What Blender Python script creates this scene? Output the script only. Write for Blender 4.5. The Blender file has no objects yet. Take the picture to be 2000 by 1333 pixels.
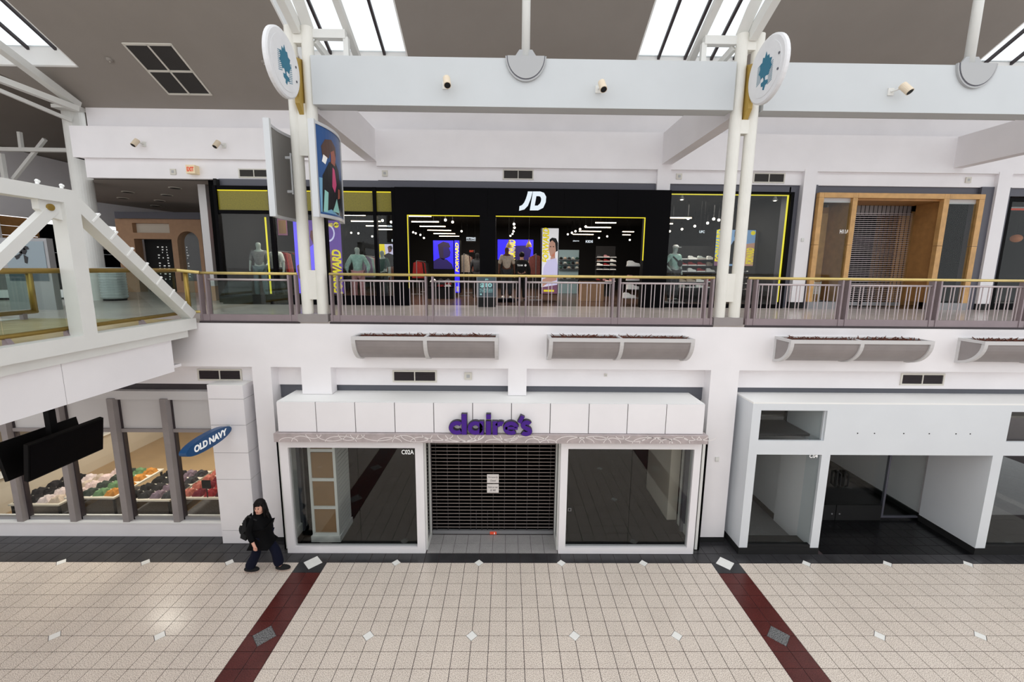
import bpy, math, random
from mathutils import Vector, Matrix
random.seed(7)
sc = bpy.context.scene
COL = sc.collection

# ---------------------------------------------------------------- camera, light, exposure
FPX, PCX, PCY = 801.42, 1000.0, 645.32          # focal length and principal point, in pixels of the 2000x1333 frame
PITCH, YAW, ROLL = 0.1485, 0.0111, -0.0099
EYE = Vector((4.2482, -8.2354, 6.4531))

def cam_axes(p, y, r):
    fwd = Vector((0, math.cos(p), -math.sin(p))); rt = Vector((1, 0, 0)); dn = Vector((0, -math.sin(p), -math.cos(p)))
    rt, dn = rt * math.cos(r) + dn * math.sin(r), dn * math.cos(r) - rt * math.sin(r)
    rz = Matrix.Rotation(-y, 3, 'Z')
    return rz @ rt, rz @ dn, rz @ fwd
RT, DN, FW = cam_axes(PITCH, YAW, ROLL)
cam = bpy.data.cameras.new('camera'); cam_o = bpy.data.objects.new('camera', cam); COL.objects.link(cam_o)
cam.sensor_width = 36.0; cam.lens = FPX / 2000 * 36.0
cam.shift_x = 0.0; cam.shift_y = (PCY - 666.5) / 2000
cam.clip_end = 200
mw = Matrix((( RT.x, -DN.x, -FW.x, EYE.x), (RT.y, -DN.y, -FW.y, EYE.y), (RT.z, -DN.z, -FW.z, EYE.z), (0, 0, 0, 1)))
cam_o.matrix_world = mw
sc.camera = cam_o

world = bpy.data.worlds.new('overcast_sky'); sc.world = world; world.use_nodes = True
bg = world.node_tree.nodes['Background']
bg.inputs[0].default_value = (0.96, 0.98, 1.0, 1); bg.inputs[1].default_value = 1.38
sc.view_settings.view_transform = 'Standard'; sc.view_settings.look = 'None'
sc.view_settings.gamma = 1.0; sc.view_settings.use_curve_mapping = False
sc.view_settings.exposure = 0.0
sc.cycles.max_bounces = 10; sc.cycles.diffuse_bounces = 5; sc.cycles.glossy_bounces = 4
sc.cycles.transparent_max_bounces = 24; sc.cycles.transmission_bounces = 4
sc.cycles.sample_clamp_indirect = 6.0
sc.cycles.caustics_reflective = False; sc.cycles.caustics_refractive = False

def at(u, v, X=None, Y=None, Z=None):
    """point on the ray through a photo pixel where it meets the plane X, Y or Z = given"""
    d = RT * ((u - PCX) / FPX) + DN * ((v - PCY) / FPX) + FW
    t = (X - EYE.x) / d.x if X is not None else (Y - EYE.y) / d.y if Y is not None else (Z - EYE.z) / d.z
    return EYE + d * t

# ---------------------------------------------------------------- materials
MATS = {}
def lin(c):
    return tuple((x / 255 / 12.92 if x / 255 <= .04045 else ((x / 255 + .055) / 1.055) ** 2.4) for x in c)
def pbr(name, rgb, rough=.5, metal=0., noise=0., scale=8., bump=0., bscale=40., spec=.5, rgb2=None, speck=None, emit=0., alpha=1.):
    m = bpy.data.materials.new(name); m.use_nodes = True; nt = m.node_tree; N = nt.nodes; L = nt.links
    p = N['Principled BSDF']; c = (*lin(rgb), 1)
    p.inputs['Base Color'].default_value = c; p.inputs['Roughness'].default_value = rough
    p.inputs['Metallic'].default_value = metal; p.inputs['Specular IOR Level'].default_value = spec
    tc = N.new('ShaderNodeNewGeometry')
    col = None
    if noise or rgb2:
        n = N.new('ShaderNodeTexNoise'); n.inputs['Scale'].default_value = scale; n.inputs['Detail'].default_value = 4
        L.new(tc.outputs['Position'], n.inputs['Vector'])
        r = N.new('ShaderNodeValToRGB')
        c2 = (*lin(rgb2), 1) if rgb2 else tuple(max(0, x * (1 - noise)) for x in c[:3]) + (1,)
        r.color_ramp.elements[0].color = c2; r.color_ramp.elements[0].position = .3
        r.color_ramp.elements[1].color = c; r.color_ramp.elements[1].position = .7
        L.new(n.outputs[0], r.inputs[0]); col = r.outputs[0]
    if speck:
        sc_, lo, hi, ca, cb = speck
        n2 = N.new('ShaderNodeTexNoise'); n2.inputs['Scale'].default_value = sc_; n2.inputs['Detail'].default_value = 2
        L.new(tc.outputs['Position'], n2.inputs['Vector'])
        r2 = N.new('ShaderNodeValToRGB'); e = r2.color_ramp.elements
        e[0].position = lo; e[0].color = (*lin(ca), 1); e[1].position = hi; e[1].color = (*lin(cb), 1)
        L.new(n2.outputs[0], r2.inputs[0])
        mx = N.new('ShaderNodeMix'); mx.data_type = 'RGBA'; mx.blend_type = 'MULTIPLY'; mx.inputs[0].default_value = 1
        if col: L.new(col, mx.inputs[6])
        else: mx.inputs[6].default_value = c
        L.new(r2.outputs[0], mx.inputs[7]); col = mx.outputs[2]
    if col: L.new(col, p.inputs['Base Color'])
    if bump:
        b = N.new('ShaderNodeBump'); b.inputs['Strength'].default_value = bump; b.inputs['Distance'].default_value = .01
        n3 = N.new('ShaderNodeTexNoise'); n3.inputs['Scale'].default_value = bscale; n3.inputs['Detail'].default_value = 3
        L.new(tc.outputs['Position'], n3.inputs['Vector']); L.new(n3.outputs[0], b.inputs['Height']); L.new(b.outputs[0], p.inputs['Normal'])
    if emit:
        p.inputs['Emission Color'].default_value = c; p.inputs['Emission Strength'].default_value = emit
    MATS[name] = m
    return m
def glass(name, tint=(1, 1, 1), ior=1.45):
    m = bpy.data.materials.new(name); m.use_nodes = True; nt = m.node_tree; N = nt.nodes; L = nt.links
    N.remove(N['Principled BSDF']); out = N['Material Output']
    t = N.new('ShaderNodeBsdfTransparent'); t.inputs[0].default_value = (*tint, 1)
    g = N.new('ShaderNodeBsdfGlossy'); g.inputs['Roughness'].default_value = 0.0; g.inputs[0].default_value = (.4, .4, .4, 1)
    w = N.new('ShaderNodeLayerWeight'); w.inputs[0].default_value = .5
    pw = N.new('ShaderNodeMath'); pw.operation = 'POWER'; pw.inputs[1].default_value = 5; L.new(w.outputs['Facing'], pw.inputs[0])
    f0 = ((ior - 1) / (ior + 1)) ** 2
    f = N.new('ShaderNodeMath'); f.operation = 'MULTIPLY_ADD'; f.inputs[1].default_value = 1 - f0; f.inputs[2].default_value = f0; L.new(pw.outputs[0], f.inputs[0])
    f2 = N.new('ShaderNodeMath'); f2.operation = 'MULTIPLY'; f2.inputs[1].default_value = 2.5; f2.use_clamp = True; L.new(f.outputs[0], f2.inputs[0])
    x = N.new('ShaderNodeMixShader'); L.new(f2.outputs[0], x.inputs[0]); L.new(t.outputs[0], x.inputs[1]); L.new(g.outputs[0], x.inputs[2])
    L.new(x.outputs[0], out.inputs[0]); MATS[name] = m
    return m
def lamp(name, rgb, strength):
    m = bpy.data.materials.new(name); m.use_nodes = True; nt = m.node_tree
    e = nt.nodes.new('ShaderNodeEmission'); e.inputs[0].default_value = (*lin(rgb), 1); e.inputs[1].default_value = strength
    nt.links.new(e.outputs[0], nt.nodes['Material Output'].inputs[0]); MATS[name] = m
    return m

pbr('cool_paint', (222, 226, 230), .55, noise=.04, scale=1.2)
pbr('beam_white_dimmed', (204, 208, 210), .55, noise=.04, scale=1.2)  # white paint darkened to offset the strong light on the long beams
pbr('bracket_grey', (176, 177, 178), .5)
pbr('white_paint', (243, 240, 242), .55, noise=.05, scale=1.2, bump=.04, bscale=120)
pbr('white_steel', (226, 226, 222), .4, noise=.04, scale=3)
pbr('cream_steel', (230, 228, 220), .4, noise=.05, scale=3)
pbr('ceiling_grey', (150, 143, 136), .9, noise=.06, scale=1.0)
pbr('band_grey', (92, 94, 102), .6, noise=.08, scale=2)
pbr('frame_grey', (88, 88, 98), .5)
pbr('black_paint', (8, 7, 10), .55, noise=.2, scale=2, spec=.06)
pbr('black_matt', (14, 14, 15), .8)
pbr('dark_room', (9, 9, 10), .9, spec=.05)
pbr('tile_beige', (246, 236, 226), .2, noise=.08, scale=1.7, speck=(85, .37, .53, (172, 160, 152), (255, 253, 250)))
pbr('tile_white', (253, 252, 247), .3, noise=.06, scale=9)
pbr('tile_dark', (74, 73, 76), .3, noise=.35, scale=4, speck=(90, .35, .7, (170, 170, 170), (255, 255, 255)))
pbr('tile_black', (20, 20, 22), .25, noise=.3, scale=4)
pbr('tile_grey', (128, 126, 127), .4, noise=.15, scale=5, speck=(80, .35, .65, (185, 185, 185), (255, 255, 255)))
pbr('tile_threshold', (186, 183, 182), .4, noise=.12, scale=5, speck=(80, .35, .65, (195, 195, 195), (255, 255, 255)))
pbr('tile_speckled', (150, 150, 150), .35, speck=(70, .42, .58, (80, 82, 84), (255, 255, 255)))
pbr('tile_red', (108, 50, 46), .25, noise=.25, scale=3, speck=(70, .35, .65, (190, 180, 180), (255, 255, 255)))
pbr('grout', (70, 58, 60), .9)
pbr('upper_tile', (200, 190, 184), .22, noise=.12, scale=2, spec=.3)
pbr('rail_mauve', (150, 136, 140), .4, metal=.25, noise=.08, scale=6)
pbr('rail_light', (196, 184, 186), .35, metal=.3)
pbr('brass', (222, 198, 126), .35, metal=.45, noise=.1, scale=6)
pbr('old_brass', (176, 146, 72), .35, metal=.6, noise=.15, scale=6)
pbr('gold_paint', (178, 148, 72), .5, noise=.15, scale=4)
pbr('planter_panel', (150, 143, 142), .5, noise=.12, scale=3)
pbr('planter_frame', (205, 203, 203), .5)
pbr('soil', (70, 44, 36), .95, noise=.5, scale=18, bump=.8, bscale=30)
pbr('dry_twig', (110, 62, 46), .9, noise=.4, scale=20)
pbr('steel_grey', (150, 150, 152), .4, metal=.4)
pbr('dark_mullion', (54, 46, 50), .5)
pbr('shutter_rod', (168, 156, 150), .45, metal=.5)
pbr('shutter_link', (30, 24, 26), .6)
pbr('paper', (236, 230, 226), .9)
pbr('ink', (50, 44, 60), .9)
pbr('purple_sign', (74, 38, 136), .5, spec=.2)
pbr('sign_return', (38, 30, 50), .5)
pbr('wood', (216, 168, 106), .45, noise=.22, scale=5)
pbr('brown_wood', (188, 138, 82), .5, noise=.22, scale=5)
pbr('tan_stone', (186, 148, 116), .7, noise=.1, scale=6)
pbr('tan_board', (150, 118, 84), .8, noise=.1, scale=6)
pbr('shop_floor_tan', (176, 148, 112), .35, noise=.12, scale=2)
pbr('cream_wall', (214, 204, 188), .8)
pbr('tv_black', (6, 6, 7), .6, spec=.15)
pbr('blue_sign', (12, 72, 122), .35)
pbr('letter_white', (244, 244, 242), .5, emit=.25)
pbr('teal', (42, 112, 138), .6)
pbr('disc_white', (232, 232, 234), .45, noise=.05, scale=6)
pbr('exit_face', (226, 206, 170), .5, emit=.15)
pbr('exit_red', (200, 70, 44), .5, emit=.4)
pbr('beige_lamp', (226, 210, 186), .5)
pbr('vent_dark', (52, 49, 47), .8, noise=.2, scale=60)
pbr('vent_frame', (214, 210, 200), .5)
pbr('deck_wood', (196, 178, 132), .3, noise=.2, scale=3, rgb2=(168, 150, 106))
pbr('bin_metal', (188, 196, 196), .4, metal=.3)
pbr('seam', (120, 116, 118), .8)
pbr('etched_metal', (190, 178, 178), .4, metal=.1, noise=.22, scale=7)
pbr('etch_line', (236, 230, 228), .4)
pbr('white_ledge', (244, 244, 242), .6)
pbr('skin', (222, 168, 146), .6)
pbr('lips', (170, 84, 80), .6)
pbr('hair', (20, 14, 14), .6, spec=.2, noise=.3, scale=30)
pbr('coat', (9, 9, 11), .8, spec=.12, bump=.5, bscale=14)
pbr('navy_cloth', (18, 21, 38), .9, spec=.15)
pbr('sole', (190, 170, 160), .7)
pbr('mannequin_skin', (164, 176, 170), .5)
glass('shop_glass', (.96, .98, .975), 1.28)
glass('window_glass', (.96, .98, .975), 1.47)
glass('rail_glass', (.86, .93, .90))
glass('sky_glass', (.97, .99, 1.0), 1.2)
lamp('led_yellow', (236, 220, 60), 1.1)
lamp('lamp_strip', (255, 226, 190), 9.0)
lamp('lamp_spot', (255, 240, 220), 10.0)
lamp('logo_light', (232, 242, 250), 1.0)

# ---------------------------------------------------------------- building helpers
def wloc(o):
    v = Vector((0, 0, 0))
    while o is not None:
        v += o.location; o = o.parent
    return v
def tag(o, label=None, cat=None, group=None, kind=None):
    if label: o['label'] = label
    if cat: o['category'] = cat
    if group: o['group'] = group
    if kind: o['kind'] = kind
    return o
def thing(name, loc, label, cat, group=None, kind=None, rz=0.):
    o = bpy.data.objects.new(name, None); COL.objects.link(o); o.location = loc; o.rotation_euler = (0, 0, rz)
    o.empty_display_size = .1
    return tag(o, label, cat, group, kind)
class B:
    def __init__(s):
        s.v = []; s.f = []; s.m = []; s.cur = 0
    def add(s, vs, fs):
        k = len(s.v); s.v += [tuple(p) for p in vs]; s.f += [tuple(i + k for i in f) for f in fs]; s.m += [s.cur] * len(fs)
        return s
    def slot(s, i): s.cur = i; return s
    def box(s, x0, x1, y0, y1, z0, z1):
        if x0 > x1: x0, x1 = x1, x0
        if y0 > y1: y0, y1 = y1, y0
        if z0 > z1: z0, z1 = z1, z0
        return s.hexa([(x0, y0, z0), (x1, y0, z0), (x1, y1, z0), (x0, y1, z0), (x0, y0, z1), (x1, y0, z1), (x1, y1, z1), (x0, y1, z1)])
    def hexa(s, p):
        return s.add(p, [(3, 2, 1, 0), (4, 5, 6, 7), (0, 1, 5, 4), (1, 2, 6, 5), (2, 3, 7, 6), (3, 0, 4, 7)])
    def prism(s, pts, vec):
        n = len(pts); vec = Vector(vec); a = [Vector(p) for p in pts]; b = [p + vec for p in a]
        nrm = Vector((0, 0, 0))
        for i in range(n): nrm += a[i].cross(a[(i + 1) % n])
        if nrm.dot(vec) > 0: a, b = a[::-1], b[::-1]
        return s.add(a + b, [tuple(range(n)), tuple(range(2 * n - 1, n - 1, -1))] + [(i, n + i, n + (i + 1) % n, (i + 1) % n) for i in range(n)])
    def tube(s, p, q, r, n=10, r2=None):
        p = Vector(p); q = Vector(q); r2 = r if r2 is None else r2
        d = (q - p).normalized(); a = d.orthogonal().normalized(); b = d.cross(a)
        ra = [p + (a * math.cos(2 * math.pi * i / n) + b * math.sin(2 * math.pi * i / n)) * r for i in range(n)]
        rb = [q + (a * math.cos(2 * math.pi * i / n) + b * math.sin(2 * math.pi * i / n)) * r2 for i in range(n)]
        return s.add(ra + rb, [tuple(range(n - 1, -1, -1)), tuple(range(n, 2 * n))] + [(i, (i + 1) % n, n + (i + 1) % n, n + i) for i in range(n)])
    def bar(s, p, q, w, h, up=(0, 0, 1)):
        """rectangular bar from p to q, w across, h along up"""
        p = Vector(p); q = Vector(q); d = (q - p).normalized(); u = Vector(up); x = d.cross(u).normalized(); u = x.cross(d).normalized()
        o = [(-1, -1), (1, -1), (1, 1), (-1, 1)]
        a = [p + x * (i * w / 2) + u * (j * h / 2) for i, j in o]; b = [q + x * (i * w / 2) + u * (j * h / 2) for i, j in o]
        return s.add(a + b, [(0, 1, 2, 3), (7, 6, 5, 4)] + [(i, 4 + i, 4 + (i + 1) % 4, (i + 1) % 4) for i in range(4)])
    def path(s, pts, r, n=8):
        for a, b in zip(pts[:-1], pts[1:]): s.tube(a, b, r, n)
        return s
    def lathe(s, c, prof, n=20, axis='z'):
        c = Vector(c); vs = []; fs = []; k = len(prof)
        for i in range(n):
            t = 2 * math.pi * i / n
            for r, h in prof:
                a, b = r * math.cos(t), r * math.sin(t)
                vs.append(c + (Vector((a, b, h)) if axis == 'z' else Vector((h, a, b)) if axis == 'x' else Vector((b, h, a))))
        for i in range(n):
            for j in range(k - 1):
                fs.append((i * k + j, ((i + 1) % n) * k + j, ((i + 1) % n) * k + j + 1, i * k + j + 1))
        fs.append(tuple((n - 1 - i) * k for i in range(n))); fs.append(tuple(i * k + k - 1 for i in range(n)))
        return s.add(vs, fs)
    def ell(s, c, rx, ry, rz, n=12, m=8):
        c = Vector(c); vs = [c + Vector((0, 0, -rz))]; fs = []
        for j in range(1, m):
            ph = -math.pi / 2 + math.pi * j / m
            for i in range(n):
                t = 2 * math.pi * i / n
                vs.append(c + Vector((rx * math.cos(ph) * math.cos(t), ry * math.cos(ph) * math.sin(t), rz * math.sin(ph))))
        vs.append(c + Vector((0, 0, rz))); l = len(vs) - 1
        for i in range(n):
            fs.append((0, 1 + (i + 1) % n, 1 + i)); fs.append((l, 1 + (m - 2) * n + i, 1 + (m - 2) * n + (i + 1) % n))
            for j in range(m - 2):
                a = 1 + j * n
                fs.append((a + i, a + (i + 1) % n, a + n + (i + 1) % n, a + n + i))
        return s.add(vs, fs)
    def ribbon(s, pts, w, conv, depth):
        """2D stroke of width w along pts, extruded; conv maps (a, b, d) to 3D"""
        n = len(pts); L = []; R = []
        for i, p in enumerate(pts):
            a = pts[max(0, i - 1)]; b = pts[min(n - 1, i + 1)]
            dx, dy = b[0] - a[0], b[1] - a[1]; l = math.hypot(dx, dy) or 1
            nx, ny = -dy / l * w / 2, dx / l * w / 2
            L.append((p[0] + nx, p[1] + ny)); R.append((p[0] - nx, p[1] - ny))
        for i in range(n - 1):
            q = [L[i], R[i], R[i + 1], L[i + 1]]
            vs = [conv(x, y, 0) for x, y in q] + [conv(x, y, depth) for x, y in q]
            s.add(vs, [(0, 1, 2, 3), (7, 6, 5, 4), (0, 4, 5, 1), (1, 5, 6, 2), (2, 6, 7, 3), (3, 7, 4, 0)])
        return s
    def build(s, name, mat, parent=None, smooth=False, label=None, cat=None, group=None, kind=None, local=False):
        me = bpy.data.meshes.new(name)
        off = Vector((0, 0, 0)) if (parent is None or local) else wloc(parent)
        me.from_pydata([Vector(p) - off for p in s.v], [], s.f)
        for mm in (mat if isinstance(mat, (list, tuple)) else [mat]): me.materials.append(MATS[mm] if isinstance(mm, str) else mm)
        if any(s.m): me.polygons.foreach_set('material_index', s.m)
        if smooth: me.polygons.foreach_set('use_smooth', [True] * len(me.polygons))
        me.update()
        o = bpy.data.objects.new(name, me); COL.objects.link(o); o.parent = parent
        return tag(o, label, cat, group, kind)
def box(name, mat, x0, x1, y0, y1, z0, z1, parent=None, **k):
    return B().box(x0, x1, y0, y1, z0, z1).build(name, mat, parent, **k)
def struct(name, b, mat, **k):
    return b.build(name, mat, None, kind='structure', **k)
def copy_tree(o, parent=None):
    c = o.copy(); COL.objects.link(c)
    if parent is not None: c.parent = parent
    for ch in list(o.children): copy_tree(ch, c)
    return c
def rot_pts(b, c, rz):
    c = Vector(c); m = Matrix.Rotation(rz, 3, 'Z'); b.v = [tuple(m @ (Vector(p) - c) + c) for p in b.v]; return b
def sphere_mesh(name, r): return B().ell((0, 0, 0), r, r, r)

def text_mesh(s, bold=0.):
    cu = bpy.data.curves.new('lettering', 'FONT'); cu.body = s; cu.size = 1; cu.offset = bold; cu.resolution_u = 3
    o = bpy.data.objects.new('lettering', cu); COL.objects.link(o)
    dg = bpy.context.evaluated_depsgraph_get(); me = bpy.data.meshes.new_from_object(o.evaluated_get(dg))
    vs = [tuple(v.co) for v in me.vertices]; fs = [tuple(p.vertices) for p in me.polygons]
    bpy.data.objects.remove(o); bpy.data.curves.remove(cu); bpy.data.meshes.remove(me)
    return vs, fs
def lettering(s, x, y, z, w, h, mat, parent, name='lettering', bold=.02, facing='-y', depth=.004, slant=0., **k):
    """flat lettering filling a w x h box whose lower left corner (as read) is x, y, z; extruded a little"""
    vs, fs = text_mesh(s, bold)
    x0 = min(v[0] for v in vs); x1 = max(v[0] for v in vs); y0 = min(v[1] for v in vs); y1 = max(v[1] for v in vs)
    out = []
    for dd in (0, depth):
        for v in vs:
            b_ = (v[1] - y0) / (y1 - y0) * h; a = (v[0] - x0) / (x1 - x0) * w + b_ * slant
            out.append((x + a, y - dd, z + b_) if facing == '-y' else (x + dd, y + a, z + b_) if facing == '+x' else (x - dd, y - a, z + b_))
    n = len(vs); b = B(); b.v = out
    b.f = [tuple(reversed(f)) for f in fs] + [tuple(i + n for i in f) for f in fs]; b.m = [0] * len(b.f)
    edges = {}
    for f in fs:
        for i in range(len(f)):
            e = (f[i], f[(i + 1) % len(f)]); edges[e] = 1
    for (i, j) in list(edges):
        if (j, i) not in edges: b.f.append((i, j, j + n, i + n)); b.m.append(0)
    return b.build(name, mat, parent, **k)

def skin_mesh(joints, edges, root, sub=1):
    """tapered limbs grown from a stick figure; returns (verts, faces)"""
    names = list(joints); me = bpy.data.meshes.new('stick')
    me.from_pydata([joints[n][:3] for n in names], [(names.index(a), names.index(b)) for a, b in edges], [])
    o = bpy.data.objects.new('stick', me); COL.objects.link(o)
    o.modifiers.new('skin', 'SKIN')
    if not me.skin_vertices:
        bpy.context.view_layer.objects.active = o; bpy.ops.mesh.customdata_skin_add()
    d = me.skin_vertices[0].data
    for i, n in enumerate(names):
        r = joints[n][3]; d[i].radius = (r, r) if not isinstance(r, tuple) else r; d[i].use_root = (n == root)
    if sub:
        ss = o.modifiers.new('sub', 'SUBSURF'); ss.levels = sub; ss.render_levels = sub
    dg = bpy.context.evaluated_depsgraph_get(); m2 = bpy.data.meshes.new_from_object(o.evaluated_get(dg))
    vs = [tuple(v.co) for v in m2.vertices]; fs = [tuple(p.vertices) for p in m2.polygons]
    bpy.data.objects.remove(o); bpy.data.meshes.remove(me); bpy.data.meshes.remove(m2)
    return vs, fs

T = 0.3048          # one floor tile
F2 = 5.27           # upper floor level
YS = 0.72           # balcony edge / lower pillar face
YW = 5.05           # upper shop wall
# ---------------------------------------------------------------- floors
floor = struct('floor', B().box(-26, 30, -14.5, 12, -.3, -.008), 'grout')
GAP = .011
def tile_piece(cut, mat, name):
    """unit floor tile, corner cuts given as {corner: length}; corner 0..3 = (0,0),(1,0),(1,1),(0,1)"""
    g = GAP / 2; cs = [(g, g), (T - g, g), (T - g, T - g), (g, T - g)]; pts = []
    for i, c in enumerate(cs):
        d = cut.get(i)
        if d:
            p = cs[i - 1]; q = cs[(i + 1) % 4]; l = T - GAP; d -= g
            pts.append((c[0] + (p[0] - c[0]) * d / l, c[1] + (p[1] - c[1]) * d / l)); pts.append((c[0] + (q[0] - c[0]) * d / l, c[1] + (q[1] - c[1]) * d / l))
        else: pts.append(c)
    b = B().prism([(x, y, -.012) for x, y in pts], (0, 0, .012))
    return b
_tile_cache = {}
def tile_obj(name, i, j, mat, cut):
    key = (name, mat, tuple(sorted(cut.items())))
    if key not in _tile_cache:
        o = tile_piece(cut, mat, name).build(name, mat, floor); _tile_cache[key] = o
    else:
        o = _tile_cache[key].copy(); COL.objects.link(o)
    o.location = (i * T, j * T, 0)
    return o
SM, LG = .105, .212                     # half diagonals of the small and the large inset diamonds
def diamond_at(a, b):                   # inset diamond centred on grid corner (a, b) in tiles
    if b % 6 or a % 6 or b > 0: return 0
    if a % 30: return SM
    return LG
def cuts(i, j):
    c = {}
    for k, (a, b) in enumerate(((i, j), (i + 1, j), (i + 1, j + 1), (i, j + 1))):
        d = diamond_at(a, b)
        if d: c[k] = d
    return c
def in_view(p, mx=0, my=0):
    c = p - EYE; z = c.dot(FW)
    if z < .5: return False
    u = PCX + FPX * c.dot(RT) / z; v = PCY + FPX * c.dot(DN) / z
    return -mx < u < 2000 + mx and -my < v < 1333 + my
beige = []; rest = B()
for j in range(-1, -19, -1):
    for i in range(-34, 62):
        if i % 30 in (29, 0): continue
        c = Vector(((i + .5) * T, (j + .5) * T, 0))
        beige.append((-(1 if in_view(c, 10, 10) else 0), (c - EYE).length, i, j))
beige.sort()
for n, (v, d, i, j) in enumerate(beige):
    if n < 300: tile_obj('floor_tile', i, j, 'tile_beige', cuts(i, j))
    else:
        t = tile_piece(cuts(i, j), 'tile_beige', ''); rest.add([(x + i * T, y + j * T, z) for x, y, z in t.v], t.f)
rest.build('floor_tile_field', 'tile_beige', floor, kind='stuff')
for j in range(-1, -19, -1):
    for k in (-30, 0, 30, 60):
        for i in (k - 1, k):
            tile_obj('stripe_tile', i, j, 'tile_dark' if j == -1 else 'tile_red', cuts(i, j))
for j in (0, 1, 2):
    for i in range(-30, 58):
        x = (i + .5) * T
        if j >= 1 and (-.5 < x < 8.4 or x > 9.7): continue
        tile_obj('border_tile', i, j, 'tile_dark', cuts(i, j))
for i in range(8, 18):
    for j in (1, 2):
        b = B().box(2.44 + (i - 8) * .3 + .004, 2.44 + (i - 7) * .3 - .004, .315 + (j - 1) * .33, .315 + j * .33 - .008, -.012, -.001)
        b.build('threshold_tile', 'tile_threshold', floor)
for i in range(38, 50):
    for j in range(1, 6): tile_obj('entrance_tile', i, j, 'tile_black', {})
for b_ in (0, -6, -12, -18):
    for a in range(-30, 61, 6):
        r = diamond_at(a, b_)
        m = 'tile_white' if a % 30 or b_ == 0 else 'tile_speckled'
        r -= .006; x, y = a * T, b_ * T
        if in_view(Vector((x, y, 0)), 60, 300):
            B().prism([(x - r, y, -.012), (x, y - r, -.012), (x + r, y, -.012), (x, y + r, -.012)], (0, 0, .0125)).build('diamond_tile', m, floor)

struct('floor_unseen_extension', B().box(-45, 50, -60, -14.5, -.3, -.001).box(-26, 30, -14.5, -18 * T - .006, -.02, -.002), 'tile_beige')  # unseen floor, extended far back to block sky light from below the horizon
# upper floor slab and its white edge
struct('floor_upper', B().box(-26, 30, YS + .03, 30, F2 - .05, F2), 'upper_tile')
struct('wall_balcony_edge', B().box(-26, 30, YS, 1.0, 4.24, F2 - .05), 'white_paint')
struct('ceiling_lower', B().box(-26, 30, 1.0, 20, 4.3, 4.4), 'white_paint')
# unseen photographer's side of the hall; wall cut low to let sky light in
struct('floor_opposite', B().box(-26, 30, -14.5, -7.95, 4.3, 5.2), 'white_paint')
struct('wall_unseen_opposite', B().box(-26, 30, -14.5, -14.3, 5.2, 6.3), 'white_paint')

# ---------------------------------------------------------------- lower wall
lowfront = B()
lowfront.box(-1.43, -1.015, YS, 1.3, 0.06, 4.24)
lowfront.box(-.345, .312, YS, 1.0, 3.62, 4.24).box(4.27, 4.685, YS, 1.0, 3.62, 4.24)
lowfront.box(8.84, 9.478, YS, 1.3, .1, 4.24)
struct('wall_pillars', lowfront, 'white_paint')
struct('baseboard_pillar', B().box(-1.43, -1.01, YS - .005, 1.3, 0, .1).box(8.835, 9.483, YS - .005, 1.3, 0, .13), 'black_matt')
lowband = B().box(-12, 30, 1.0, 1.15, 3.76, 4.24)
struct('wall_lower_band', lowband, 'white_paint')
struct('trim_1', B().box(-2.3, 30, 1.05, 1.2, 3.45, 3.76), 'band_grey')
struct('trim_2', B().box(-12, -2.3, 1.02, 1.2, 3.6, 3.76), 'dark_mullion')
struct('wall_gap', B().box(-1.62, -1.43, 1.0, 1.05, 0, 3.76).box(-1.0, -.72, 1.1, 1.2, 0, 3.5).box(8.6, 8.84, 1.1, 1.2, 0, 3.5).box(9.478, 9.6, 1.1, 1.2, 0, 3.6), 'band_grey')

# ---------------------------------------------------------------- upper wall
up = B()
up.box(.17, 30, YW, 5.7, 9.55, 10.63).box(-9.04, .17, YW, 5.7, 9.69, 10.6)
up.box(-9.0, 30, 5.6, 5.8, 10.6, 11.4)
struct('wall_upper', up, 'white_paint')
struct('wall_upper_band', B().box(.17, 30, 5.15, 5.4, 9.15, 9.6).box(-8.8, .17, 5.15, 5.4, 9.12, 9.7), 'white_paint')
struct('trim_3', B().box(-4.75, 9.1, 5.12, 5.4, 8.87, 9.13).box(9.28, 13.12, 5.2, 5.4, 8.87, 9.15).box(13.12, 13.465, 5.2, 5.5, F2, 9.15)
       .box(13.87, 19.6, 5.2, 5.4, 8.9, 9.16).box(13.85, 13.98, 5.1, 5.4, F2, 9.16).box(19.2, 19.6, 5.1, 5.4, F2, 9.16).box(20.2, 30, 5.2, 5.4, 8.9, 9.16).box(20.0, 20.2, 5.15, 5.4, F2, 9.16), 'frame_grey')
struct('wall_upper_pilasters', B().box(8.87, 9.28, YW - .02, 5.3, 8.9, 9.6).box(13.465, 13.866, YW - .02, 5.6, F2 + .2, 9.6).box(19.6, 20.02, YW - .02, 5.6, F2 + .2, 9.6), 'white_paint')
struct('baseboard_upper', B().box(13.46, 13.87, YW - .03, 5.6, F2, F2 + .2).box(19.6, 20.03, YW - .03, 5.6, F2, F2 + .2), 'black_matt')

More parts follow.
